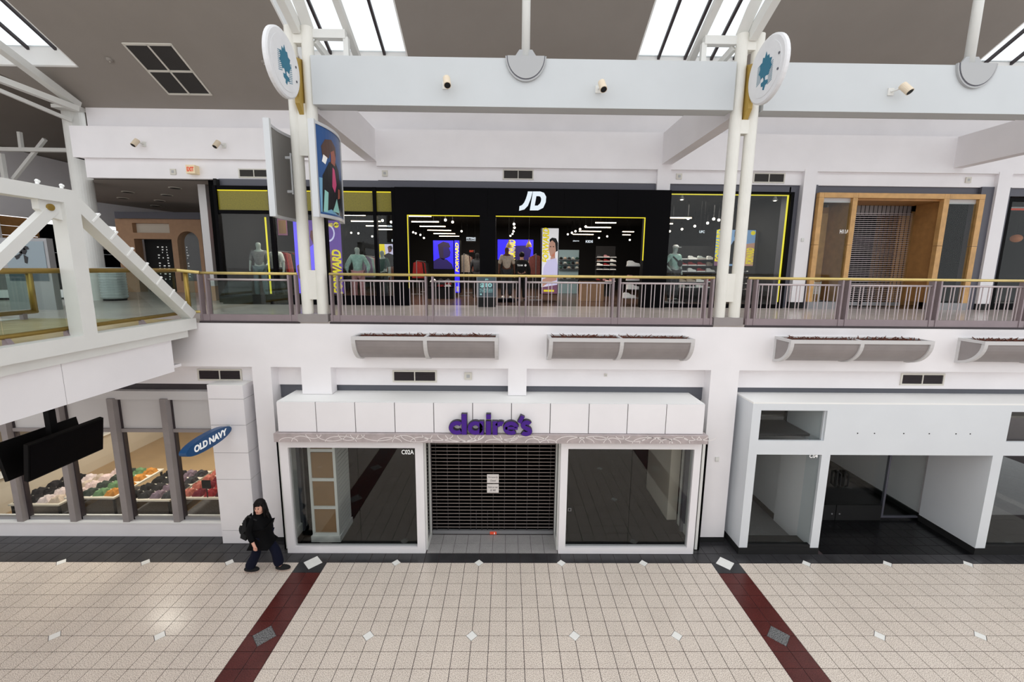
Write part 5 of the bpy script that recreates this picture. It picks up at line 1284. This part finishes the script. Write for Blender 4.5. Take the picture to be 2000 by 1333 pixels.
def shoe_wall(u0, u1, vs_, y, n, lab, where, seed):
    r = random.Random(seed); x0, x1 = at(u0, 520, Y=y).x, at(u1, 520, Y=y).x
    t = thing('shoe_wall', ((x0 + x1) / 2, y, F2), lab, 'shelving'); zs = [at((u0 + u1) / 2, v, Y=y).z for v in vs_]
    box('back_board', 'shop_wall_black', x0, x1, y + .3, y + .34, F2 + .004, max(zs) + .5, t)
    for rrow, z in enumerate(zs):
        box('shelf', 'steel_grey', x0, x1, y, y + .3, z - .015, z, t)
        for c in range(n):
            k = r.choice([0, 0, 1, 5, 6, 2, 3, 4 if c < 2 or c > n - 3 else 0, 7 if c > n - 3 else 5])
            x = x0 + (x1 - x0) * (c + .5) / n; sw = (x1 - x0) / n * .93 / .285
            shoe(x, y + .05, z, SC[k][0], SC[k][1], '%s sports shoe, %s along the %s shelf %s' % (CN[k], ORDN[c], ['top', 'second', 'third', 'fourth', 'fifth', 'sixth', 'bottom'][rrow], where), 'shoes ' + where, min(1.15, sw))
shoe_wall(1326, 1399, (507, 519, 531, 551, 562), 7.0, 4, 'dark shoe shelving left of the right-hand window\'s poster', 'left of the shoe wall poster', 1)
shoe_wall(1462, 1502, (507, 519, 531, 543, 555, 566), 7.0, 2, 'dark shoe shelving right of the right-hand window\'s poster', 'right of the shoe wall poster', 2)
shoe_wall(1166, 1204, (503, 511, 519, 527, 550), 10.0, 3, 'shoe shelving beyond the tall white poster in the wide opening', 'in the wide opening', 3)
# cap wall: pale board with rows of caps
x0, x1 = px2(1091, 12), px2(1130, 12)
t = thing('cap_wall', ((x0 + x1) / 2, 12, F2), 'pale board with rows of caps behind the wide opening', 'shelving'); cmat('pale_board', (150, 178, 186)); z1_ = at(1100, 488, Y=12).z
box('board', 'pale_board', x0, x1, 12.2, 12.25, F2 + .004, z1_, t); 
for k, v in enumerate((507, 516, 525, 545)):
    z = at(1100, v, Y=12).z; box('shelf', 'steel_grey', x0, x1, 12.0, 12.2, z - .02, z, t)
    for c in range(5):
        x = x0 + (x1 - x0) * (c + .5) / 5; col = ['fab_black', 'fab_cream', 'fab_charcoal', 'fab_white_jersey', 'fab_teal'][(c + k * 2) % 5]
        if (k, col) not in GM: pass
        o = B().ell((0, 0, .05), .085, .09, .075, 10, 6).box(-.06, .06, -.17, -.06, .03, .045).build('cap', col, None)
        o.location = (x, 12.1, z); tag(o, '%s cap, %s on the %s shelf of the cap wall' % (col[4:].replace('_', ' '), ORDN[c], ['top', 'second', 'third', 'bottom'][k]), 'cap', 'caps on the cap wall')
for k, (u, v) in enumerate(((1236, 520), (1235, 548), (1236, 565), (1228, 582))):
    q = at(u, v, Y=5.6); shoe(q.x, 5.5, q.z, 'tile_white' if k != 1 else 'fab_pink', 'tile_white', '%s showcase shoe on a clear shelf at the right jamb, %s from the top' % ('white' if k != 1 else 'pink', ['first', 'second', 'third', 'fourth'][k]), 'showcase shoes at the right jamb', 1.5)
    t = thing('shoe_shelf', (q.x, 5.6, q.z), 'small display shelf at the right jamb, %s from the top' % ['first', 'second', 'third', 'fourth'][k], 'shelf', 'shelves at the right jamb'); box('ledge', 'steel_grey', q.x - .2, 8.85, 5.48, 5.7, q.z - .02, q.z, t); box('bracket', 'black_matt', 8.8, 8.85, 5.58, 5.62, q.z - .1, q.z - .02, t)
struct('wall_shop_jamb', B().box(8.85, 9.2, 5.02, 6.2, F2, 8.4), 'shop_wall_black')
for u, v, lab in ((994, 479, 'brass pendant lamp above the cream mannequin'), (1033, 478, 'brass pendant lamp beside the pink garments')):
    q = at(u, v, Y=8); t = thing('pendant_lamp', (q.x, 8, q.z), lab, 'lamp', 'brass pendants'); B().lathe((q.x, 8, q.z), [(.12, -.1), (.1, 0), (.03, .12), (.02, .2)], 14).build('shade', 'gold_paint', t); B().tube((q.x, 8, q.z + .2), (q.x, 8, 8.95), .006, 5).build('cord', 'black_matt', t)

# ================================================================ passer-by at the lower left
fa = at(487, 1117, Z=0); fb_ = at(549, 1113, Z=0)
px_, py_ = (fa.x + fb_.x) / 2, (fa.y + fb_.y) / 2
HW = thing('person', (px_, py_, 0), 'person in black padded coat with long dark hair and backpack, walking', 'person')
dx = (fb_.x - fa.x) / 2; dy = (fb_.y - fa.y) / 2
PJ = {'pelvis': (-.02, 0, .84, .13), 'belly': (-.03, .0, 1.0, .135), 'chest': (-.03, .0, 1.2, .14), 'neck': (0.0, -.01, 1.36, .05), 'head0': (.015, -.02, 1.43, .058), 'head1': (.02, -.02, 1.5, .082), 'head2': (.015, -.01, 1.565, .055),
      'shl': (-.08, -.13, 1.28, .06), 'ell': (-.15, -.19, 1.03, .045), 'wrl': (-.04, -.25, .82, .03), 'hal': (.0, -.27, .75, .03),
      'shr': (-.0, .15, 1.29, .06), 'elr': (.05, .19, 1.03, .045), 'wrr': (.09, .17, .83, .03), 'har': (.1, .16, .77, .03),
      'hpl': (-.05, -.08, .8, .09), 'knl': (-dx * .35, -.07, .45, .07), 'anl': (-dx - .0, -dy * .9, .1, .045), 'tol': (-dx + .1, -dy, .035, .018),
      'hpr': (.0, .07, .8, .09), 'knr': (dx * .72, .05, .45, .07), 'anr': (dx - .02, dy * .9, .1, .045), 'tor': (dx + .1, dy, .035, .018)}
vs, fs = skin_mesh(PJ, BONES, 'pelvis', 2); body = B().add(vs, fs).build('body', 'skin', HW, smooth=True, local=True)
coat = {n: (*v[:3], v[3] + {'pelvis': .085, 'belly': .055, 'chest': .04, 'neck': .045, 'shl': .022, 'shr': .022, 'ell': .03, 'elr': .03, 'wrl': .028, 'wrr': .028}.get(n, .03)) for n, v in PJ.items() if n in TOP}
coat['hem'] = (.0, 0, .66, .205)
coat['pelvis'] = (.0, 0, .84, coat['pelvis'][3])
vs, fs = skin_mesh(coat, [e for e in BONES if e[0] in coat and e[1] in coat] + [('pelvis', 'hem')], 'pelvis', 2); B().add(vs, fs).build('padded_coat', 'coat', HW, smooth=True, local=True)
PJ['anl'] = (*PJ['anl'][:2], .075, .045); PJ['anr'] = (*PJ['anr'][:2], .075, .045)
tr_ = {n: (*v[:3], v[3] + {'hpl': .0, 'hpr': .0, 'knl': .025, 'knr': .03, 'anl': .07, 'anr': .07}.get(n, .02)) for n, v in PJ.items() if n in LEGS}
vs, fs = skin_mesh(tr_, [e for e in BONES if e[0] in tr_ and e[1] in tr_], 'pelvis', 2); B().add(vs, fs).build('trousers', 'navy_cloth', HW, smooth=True, local=True)
for s, up_z in (('l', 0), ('r', .012)):
    a = Vector(PJ['an' + s][:3]); b_ = Vector(PJ['to' + s][:3]); m_ = a.lerp(b_, .55); m_.z = .055
    o = B().ell(m_, .165, .066, .06, 14, 8).build('shoe', 'fab_black', HW, smooth=True, local=True); B().ell((m_.x, m_.y, .022), .16, .064, .022, 14, 6).build('sole', 'sole', o, smooth=True, local=True)
hx, hy, hz = PJ['head1'][:3]
hair = B(); hair.ell((hx - .015, hy + .02, hz + .035), .112, .118, .12, 16, 10)
for k in range(13):
    a = math.radians(-5 + k * 16); r0 = .085
    x, y = hx - .01 + r0 * math.cos(a), hy + .025 + r0 * math.sin(a)
    hair.tube((x, y, hz + .02), (x + .035 * math.cos(a), y + .02 * math.sin(a), hz - .15), .03, 8, .03); hair.tube((x + .035 * math.cos(a), y + .02 * math.sin(a), hz - .15), (x + .05 * math.cos(a), y + .02 * math.sin(a), hz - .26 - .03 * (k % 3)), .03, 8, .01)
for k in range(6):
    x = hx - .055 + k * .022; hair.tube((x, hy - .07, hz + .12), (x + .004, hy - .122, hz + .06 + .006 * (k % 2)), .016, 6, .008)
for sx in (-1, 1): hair.tube((hx + sx * .088, hy - .04, hz + .08), (hx + sx * .105, hy - .045, hz - .2), .022, 8, .016)
hair.build('hair', 'hair', HW, smooth=True, local=True)
face = B().ell((hx + .008, hy - .07, hz - .02), .072, .058, .092, 14, 10).build('face', 'skin', HW, smooth=True, local=True)
for sx in (-1, 1):
    B().ell((hx + .01 + sx * .028, hy - .124, hz + .008), .012, .007, .007, 8, 6).build('eye', 'black_matt', face, local=True)
    B().bar((hx + .01 + sx * .016, hy - .125, hz + .027), (hx + .01 + sx * .042, hy - .117, hz + .025), .006, .006).build('eyebrow', 'hair', face, local=True)
B().ell((hx + .012, hy - .13, hz - .022), .012, .015, .02, 8, 6).build('nose', 'skin', face, smooth=True, local=True)
B().ell((hx + .01, hy - .12, hz - .058), .022, .008, .008, 10, 6).build('mouth', 'lips', face, smooth=True, local=True)
for s, sy in (('l', -1), ('r', 1)):
    q = Vector(PJ['ha' + s][:3]); hd = B().ell((q.x, q.y, q.z - .005), .032, .024, .045, 10, 8)
    for k in range(4):
        x = q.x - .024 + k * .016; l = (.05, .058, .055, .042)[k]
        hd.tube((x, q.y - .004, q.z - .035), (x + .012, q.y - .014, q.z - .035 - l * .55), .0085, 6); hd.tube((x + .012, q.y - .014, q.z - .035 - l * .55), (x + .03, q.y - .008, q.z - .035 - l * .8), .008, 6, .006)
    hd.tube((q.x + .025, q.y - .008, q.z + .01), (q.x + .05, q.y - .016, q.z - .018), .01, 6); hd.tube((q.x + .05, q.y - .016, q.z - .018), (q.x + .052, q.y - .014, q.z - .045), .009, 6, .007)
    hd.build('hand', 'skin', HW, smooth=True, local=True)
bp = thing('backpack', (px_ - .05 - .3, py_ - .0, .82), 'black backpack worn by the walking person', 'bag')
B().hexa([(px_ - .05 - .33, py_ - .13, .85), (px_ - .05 - .2, py_ - .15, .8), (px_ - .05 - .2, py_ + .15, .8), (px_ - .05 - .33, py_ + .13, .85), (px_ - .05 - .26, py_ - .09, 1.22), (px_ - .05 - .19, py_ - .1, 1.28), (px_ - .05 - .19, py_ + .1, 1.28), (px_ - .05 - .26, py_ + .09, 1.22)]).build('pack_body', 'fab_black', bp)
B().ell((px_ - .05 - .33, py_, .98), .07, .11, .13, 10, 8).build('front_pocket', 'fab_black', bp, smooth=True); box('tag', 'tile_white', px_ - .05 - .29, px_ - .05 - .26, py_ - .135, py_ - .125, 1.14, 1.18, bp)
B().path([(px_ - .05 - .2, py_ - .1, 1.27), (px_ - .05 - .12, py_ - .13, 1.35), (px_ + .02, py_ - .16, 1.27)], .018, 6).build('strap', 'fab_black', bp)
# ================================================================ wood-framed closed shop, upper right
wf = thing('wood_storefront', (16.5, 4.95, F2), 'wood-framed closed shop with a lowered grille, upper right', 'shopfront')
Y0 = 4.95
for x0, x1 in ((13.95, 14.1), (15.02, 15.17), (17.9, 18.07), (19.02, 19.19)):
    box('wood_post', 'wood', x0, x1, Y0, Y0 + .14, F2 + .22, 7.3, wf); box('wood_post', 'wood', x0, x1, Y0, Y0 + .14, 7.312, 8.75, wf)
for x0, x1 in ((13.95, 14.1), (14.105, 15.02), (15.025, 15.17), (15.175, 17.9), (17.905, 18.07), (18.075, 19.02), (19.025, 19.19)): box('wood_rail', 'wood', x0, x1, Y0, Y0 + .14, 8.755, 8.905, wf)
for x0, x1 in ((14.1, 15.02), (18.07, 19.02)):
    box('pane', 'shop_glass', x0, x1, Y0 + .06, Y0 + .07, F2 + .22, 8.65, wf); box('white_blind', 'planter_frame', x0, x1, Y0 + .1, Y0 + .12, 8.62, 8.755, wf)
for x0, x1 in ((13.95, 15.17), (17.9, 19.19)): box('metal_kick', 'steel_grey', x0, x1, Y0 - .01, Y0 + .14, F2, F2 + .22, wf)
box('wood_return', 'brown_wood', 18.01, 18.06, Y0 + .14, 5.95, F2 + .22, 8.755, wf); box('wood_return', 'brown_wood', 15.03, 15.09, Y0 + .14, 5.95, F2 + .22, 8.755, wf); box('wood_soffit', 'brown_wood', 15.09, 18.0, Y0 + .14, 6.4, 8.7, 8.76, wf)
lettering('H11A', 14.77, Y0 + .058, 7.665, .28, .125, 'letter_white', thing('unit_number', (14.77, Y0 + .05, 7.66), 'small white unit number on the left pane of the wood-framed shop', 'lettering'), 'number_lettering', bold=.012)
g2 = thing('roller_grille', (16.5, 6.0, F2), 'closed roller grille in the wood-framed shop entrance', 'roller grille')
box('bottom_bar', 'steel_grey', 15.1, 17.99, 5.98, 6.04, F2 + .03, F2 + .16, g2); rod = None; NR = 46
for k in range(NR):
    z = F2 + .2 + k * (8.42 - F2 - .2) / (NR - 1)
    if rod is None: rod = B().box(15.1, 17.99, 6.0, 6.012, z, z + .018).build('grille_rod', 'rail_light', g2); z00 = z
    else: o = rod.copy(); COL.objects.link(o); o.location.z += z - z00
for k in range(20): x = 15.18 + k * .144; box('grille_link', 'shutter_link', x, x + .012, 6.003, 6.02, F2 + .16, 8.7, g2)
box('lock', 'black_matt', 16.5, 16.62, 5.95, 5.98, F2 + .06, F2 + .16, g2)
box('top_housing', 'planter_panel', 15.1, 17.99, 6.1, 6.16, 8.4, 8.7, g2)
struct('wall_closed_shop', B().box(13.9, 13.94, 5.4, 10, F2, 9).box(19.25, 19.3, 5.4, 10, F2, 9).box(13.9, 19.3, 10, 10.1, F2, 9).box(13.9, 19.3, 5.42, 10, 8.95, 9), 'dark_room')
struct('floor_closed_shop', B().box(13.94, 19.25, 5.1, 10, F2, F2 + .004), 'shop_floor_dark')
c = thing('wood_cabinet', (14.6, 7, F2), 'brown wooden wall panel behind the left pane of the wood-framed shop', 'cabinet'); box('carcass', 'brown_wood', 14.55, 15.02, 5.9, 7.5, F2 + .01, 8.6, c); box('door', 'wood', 14.56, 15.0, 5.88, 5.9, F2 + .1, 8.4, c)
c = thing('wood_cabinet', (18.7, 7, F2), 'brown wooden wall panel behind the right pane of the wood-framed shop', 'cabinet'); box('carcass', 'brown_wood', 18.1, 19.2, 6.6, 7.5, F2 + .01, 8.6, c); box('door', 'brown_wood', 18.15, 19.15, 6.58, 6.6, F2 + .1, 8.4, c)
c = thing('white_crate', (14.55, 5.6, F2), 'white mesh crate on the floor behind the left pane', 'crate')
for k in range(8): box('slat', 'tile_white', 14.3, 14.75, 5.5, 5.51, F2 + .45 + k * .05, F2 + .475 + k * .05, c)
for x in (14.3, 14.5, 14.73): box('upright', 'tile_white', x, x + .02, 5.495, 5.515, F2 + .004, F2 + .86, c)
# dark shop at the right picture edge
ds = thing('dark_storefront', (22, 5.1, F2), 'unlit dark shop window at the far right edge, upper level', 'shopfront')
B().box(20.2, 20.32, 5.16, 5.3, F2, 8.85).box(20.32, 29.9, 5.16, 5.3, 8.75, 8.85).box(20.32, 29.9, 5.16, 5.3, F2, F2 + .2).build('frame', 'black_paint', ds); box('pane', 'shop_glass', 20.32, 29.9, 5.22, 5.23, F2 + .2, 8.75, ds); 
struct('wall_dark_shop', B().box(20.2, 30, 9, 9.1, F2, 9).box(20.15, 20.2, 5.4, 9, F2, 9).box(20.2, 30, 5.42, 9, 8.95, 9).box(29.9, 30, 5.2, 9, F2, 9), 'dark_room')
q = at(1985, 466, Y=7); t = thing('globe_lamp', (q.x, 7, q.z), 'round amber globe lamp inside the dark shop at the right edge', 'lamp'); cmat('amber', (170, 104, 66), .25); B().ell((q.x, 7, q.z), .16, .16, .14, 14, 10).build('globe', 'amber', t, smooth=True); B().tube((q.x, 7, q.z + .13), (q.x, 7, 8.95), .01, 6).build('cord', 'black_matt', t)
t = thing('red_menu_strip', at(1985, 407, Y=6.5), 'red and white strip sign inside the dark shop at the right edge', 'sign'); q = at(1972, 407, Y=6.5); box('strip', 'exit_red', q.x, q.x + 2, 6.5, 6.55, q.z - .06, q.z, t); box('strip_top', 'planter_frame', q.x, q.x + 2, 6.5, 6.55, q.z, q.z + .05, t); B().tube((q.x + .5, 6.52, q.z + .05), (q.x + .5, 6.52, 8.95), .01, 6).build('hanger', 'black_matt', t)

# ================================================================ far left of the upper level
ts = thing('tan_kiosk', (-10.8, 10.4, F2), 'tan stone shop facade with an arched window beyond the footbridge', 'shopfront')
YT = 10.3; A = lambda u, v: at(u, v, Y=YT)
L0, R0 = A(247, 500).x, A(398, 500).x; ZT_ = A(300, 428).z
ox0, ox1 = A(262, 470).x, A(335, 470).x; oz = A(300, 467).z; ax0, ax1 = A(347, 480).x, A(389, 480).x; az = A(368, 452).z; azs = az - (ax1 - ax0) / 2; sx0, sx1, sz0, sz1 = A(258, 440).x, A(330, 440).x, A(290, 455).z, A(290, 436).z
b = B(); b.box(L0, ox0, YT, YT + .4, F2, oz).box(ox1, ax0, YT, YT + .4, F2, oz).box(ax1, R0, YT, YT + .4, F2, az).box(L0, ax0, YT, YT + .4, oz, sz0 - .0).box(L0, sx0, YT, YT + .4, sz0, sz1).box(sx1, ax0, YT, YT + .4, sz0, sz1).box(L0, ax0, YT, YT + .4, sz1, ZT_).box(ax0, R0, YT, YT + .4, az, ZT_).box(ax0, ax1, YT, YT + .4, F2, F2 + .5)
cxa = (ax0 + ax1) / 2; ra = (ax1 - ax0) / 2; N_ = 14
for k in range(N_):
    a0, a1 = math.pi * k / N_, math.pi * (k + 1) / N_
    p0, p1 = (cxa + ra * math.cos(a0), azs + ra * math.sin(a0)), (cxa + ra * math.cos(a1), azs + ra * math.sin(a1))
    b.prism([(p0[0], YT, p0[1]), (p0[0], YT, az), (p1[0], YT, az), (p1[0], YT, p1[1])], (0, .4, 0))
b.build('stone_face', 'tan_stone', ts); box('cornice', 'frame_grey', L0 - .15, R0 + .1, YT - .15, YT + .5, ZT_, ZT_ + .28, ts); box('sign_recess', 'cream_wall', sx0, sx1, YT + .2, YT + .25, sz0, sz1, ts)
box('arch_pane', 'shop_glass', ax0, ax1, YT + .2, YT + .21, F2 + .5, az, ts); box('side_face', 'tan_stone', L0 - .4, L0, YT + .1, YT + .5, F2, ZT_, ts)
mb = thing('menu_board', (-11.2, 10.6, F2), 'black menu board with tiny white columns in the tan facade opening', 'menu board'); box('board', 'black_matt', ox0, ox1, YT + .5, YT + .55, F2 + .004, oz, mb)
r_ = random.Random(5)
for c in range(5):
    for k in range(13):
        if r_.random() < .75: x = ox0 + .55 + c * .2 + (.5 if c > 2 else 0); z = oz - .35 - k * .12; box('menu_line', 'letter_white', x, x + r_.uniform(.03, .09), YT + .495, YT + .5, z, z + .05, mb)
struct('wall_kiosk', B().box(ax0 - .1, R0, 12.5, 12.6, F2, 9), 'dark_room')
t = thing('pale_pillar', (-5.6, 6.2, F2), 'slim pale pilaster left of the glazed bay', 'pilaster'); a = at(410, 500, Y=6); b = at(420, 500, Y=6); box('shaft', 'planter_frame', -6.05, -5.8, 6.0, 6.2, F2 + .5, 9.12, t); box('base', 'tan_stone', -6.06, -5.79, 5.99, 6.21, F2, F2 + .5, t)
t = thing('orange_panel', (-5.3, 6.4, F2), 'narrow orange wall panel left of the glazed bay', 'panel'); box('upper_board', 'exit_red', -5.45, -5.25, 6.3, 6.35, 7.2, 8.3, t); box('lower_board', 'brown_wood', -5.45, -5.25, 6.3, 6.35, F2, 7.19, t)
struct('wall_corridor_right', B().box(-5.2, -4.85, 5.3, 13.6, F2, 9.12), 'dark_room')
# ribbed bin by the column
q = at(223, 584, Z=F2); bx, by = -8.97, 5.72
bn = thing('ribbed_bin', (bx, by, F2), 'round ribbed metal litter bin beside the single column', 'bin')
prof = [(.3, 0), (.33, .02)]
for k in range(11): z = .06 + k * .085; prof += [(.345, z), (.345, z + .04), (.33, z + .05), (.33, z + .08)]
prof += [(.35, 1.0), (.3, 1.04)]
B().lathe((bx, by, F2 + .06), prof, 24).build('ribbed_drum', 'bin_metal', bn); B().lathe((bx, by, F2), [(.3, 0), (.3, .07)], 20).build('base_ring', 'black_matt', bn)
# far wall of the side mall (runs along Y)
XW = -17.0
struct('wall_far', B().box(XW - .2, XW, -6, 28, 8.5, 11.3).box(XW - .2, XW, 9.0, 9.6, F2, 8.5).box(XW - .2, XW, 6.2, 7.6, F2, 8.5).box(XW - .2, XW, 15.5, 28, F2, 8.5), 'white_paint')
fw = thing('far_storefront', (XW, 12.6, F2), 'dark far shop with orange boarding and a white slatted sign', 'shopfront')
box('sign_fascia', 'black_paint', XW - .3, XW - .1, 11.2, 15.5, 7.0, 8.3, fw); box('shutter', 'dark_room', XW - .5, XW - .4, 11.2, 15.5, F2, 7.0, fw); box('white_sign', 'planter_frame', XW - .1, XW + .15, 12.2, 15.2, 7.25, 7.75, fw)
for k in range(4): box('sign_slat', 'white_ledge', XW + .15, XW + .18, 12.4, 15.1, 7.3 + k * .11, 7.37 + k * .11, fw)
for k in range(8): box('orange_board', 'brown_wood', XW - .3, XW - .22, 9.6, 11.2, F2 + .02 + k * .4, F2 + .4 + k * .4, fw)
for k in range(8): box('orange_board', 'brown_wood', XW - .2, XW - .12, 4.6, 6.2, F2 + .02 + k * .4, F2 + .4 + k * .4, fw)
box('grey_frame', 'frame_grey', XW - .2, XW + .05, 7.6, 7.9, F2, 8.2, fw); box('grey_frame', 'frame_grey', XW - .2, XW + .05, 8.7, 9.0, F2, 8.2, fw); box('dark_pane', 'dark_room', XW - .2, XW - .15, 7.9, 8.7, F2, 8.2, fw)
for k in range(8): box('orange_board', 'brown_wood', -17.2, -16.2, 16.6, 16.7, F2 + .02 + k * .3, F2 + .3 + k * .3, fw)
# info panel near the bridge end
ip = thing('info_panel', (-7.4, 2.0, F2), 'framed panel with a leaping dark figure on cloudy sky beyond the bridge', 'poster panel')
a = at(8, 471, Y=2.6); b = at(92, 520, Y=2.6); cmat('cloud_grey', (138, 152, 160)); cmat('cloud_dark', (74, 86, 96))
box('frame', 'steel_grey', a.x - .12, b.x + .08, 2.6, 2.75, F2, a.z + .08, ip); box('picture', 'cloud_grey', a.x, b.x, 2.59, 2.6, F2 + .75, a.z, ip); box('city_band', 'cloud_dark', a.x, b.x, 2.585, 2.59, F2 + .75, F2 + 1.05, ip)
W = lambda f, h: (a.x + (b.x - a.x) * f, 2.58, F2 + .75 + (a.z - F2 - .75) * h)
for pl in ([(.35, .72), (.5, .66), (.56, .76), (.5, .84)], [(.48, .78), (.62, .8), (.6, .86), (.5, .9)], [(.46, .66), (.56, .6), (.52, .44), (.46, .46)], [(.22, .62), (.36, .68), (.34, .58), (.26, .54)], [(.44, .7), (.36, .62), (.34, .66), (.42, .76)]): B().prism([W(*p) for p in pl], (0, .004, 0)).build('leaping_figure', 'poster_black', ip)
kb = thing('white_kerb', (-11, 5.4, F2), 'long low white planter wall beyond the footbridge', 'low wall')
p0, p1 = at(55, 588, Z=F2), at(158, 584, Z=F2)
B().bar((p0.x - 3, p0.y - 3 * (p1.y - p0.y) / (p1.x - p0.x + 1e-6) * 0, F2 + .16), (p1.x, p1.y, F2 + .16), .3, .32).build('wall_block', 'white_paint', kb); B().bar((p0.x - 3, p0.y, F2 + .03), (p1.x, p1.y, F2 + .03), .34, .06).build('base_strip', 'black_matt', kb)
# roof pieces above the side mall
RZ = 13.26
struct('ceiling_side', B().prism([(-9.3, 5.6, 11.31), (-9.3, 30, 11.31), (-13.2, 30, RZ), (-13.2, 1.7, RZ)], (0, 0, .1)), 'ceiling_grey')
struct('ceiling_far', B().prism([(-17.2, -6, 11.26), (-17.2, 30, 11.26), (-13.2, 30, RZ), (-13.2, -6, RZ)], (0, 0, .1)), 'ceiling_grey')
struct('wall_side_end', B().box(-17.2, -9, 28, 28.2, F2, 13.3).box(-9.3, -9.1, 13.6, 28, F2, 11.4), 'white_paint')
vt = thing('valley_truss', (-9.6, 5.6, 11.3), 'white steel tubes fanning up-left from the single column\'s head', 'roof truss', kind='structure')
def tub(u0, v0, y0, u1, v1, y1, w): B().bar(at(u0, v0, Y=y0), at(u1, v1, Y=y1), w, w).build('tube', 'white_steel', vt)
tub(152, 206, 5.3, -40, 62, 3.0, .2); tub(152, 213, 5.2, -40, 140, 3.4, .16); tub(140, 236, 5.6, -40, 160, 4.2, .1)
B().box(-9.75, -9.05, 5.3, 5.7, 11.2, 11.3).build('head_plate', 'white_steel', vt)
ft = thing('far_truss', (-13, 8, 9), 'white steel truss members glimpsed above the footbridge', 'roof truss', kind='structure')
def tub2(u0, v0, u1, v1, y, w): B().bar(at(u0, v0, Y=y), at(u1, v1, Y=y), w, w).build('member', 'white_steel', ft)
tub2(-60, 291, 138, 294, 7.5, .13); tub2(88, 272, 26, 350, 7.6, .1); tub2(38, 258, 42, 290, 7.5, .1); tub2(2, 300, 10, 350, 7.4, .12)

for k, (u, v) in enumerate(((250, 375), (240, 387), (342, 367), (326, 381), (312, 392), (304, 402))):
    q = at(u, v, Z=9.12); t = thing('recessed_downlight', (q.x, q.y, 9.1), 'dark recessed downlight in the corridor soffit, %s' % ['upper of the left pair', 'lower of the left pair', 'nearest of the row of four', 'second of the row of four', 'third of the row of four', 'farthest of the row of four'][k], 'downlight', 'recessed downlights in the corridor soffit')
    B().lathe((q.x, q.y, 9.1), [(.16, 0), (.19, .008), (.19, .02)], 18).build('trim_ring', 'vent_frame', t); B().lathe((q.x, q.y, 9.098), [(.155, 0), (.155, .004)], 18).build('dark_lens', 'black_matt', t)
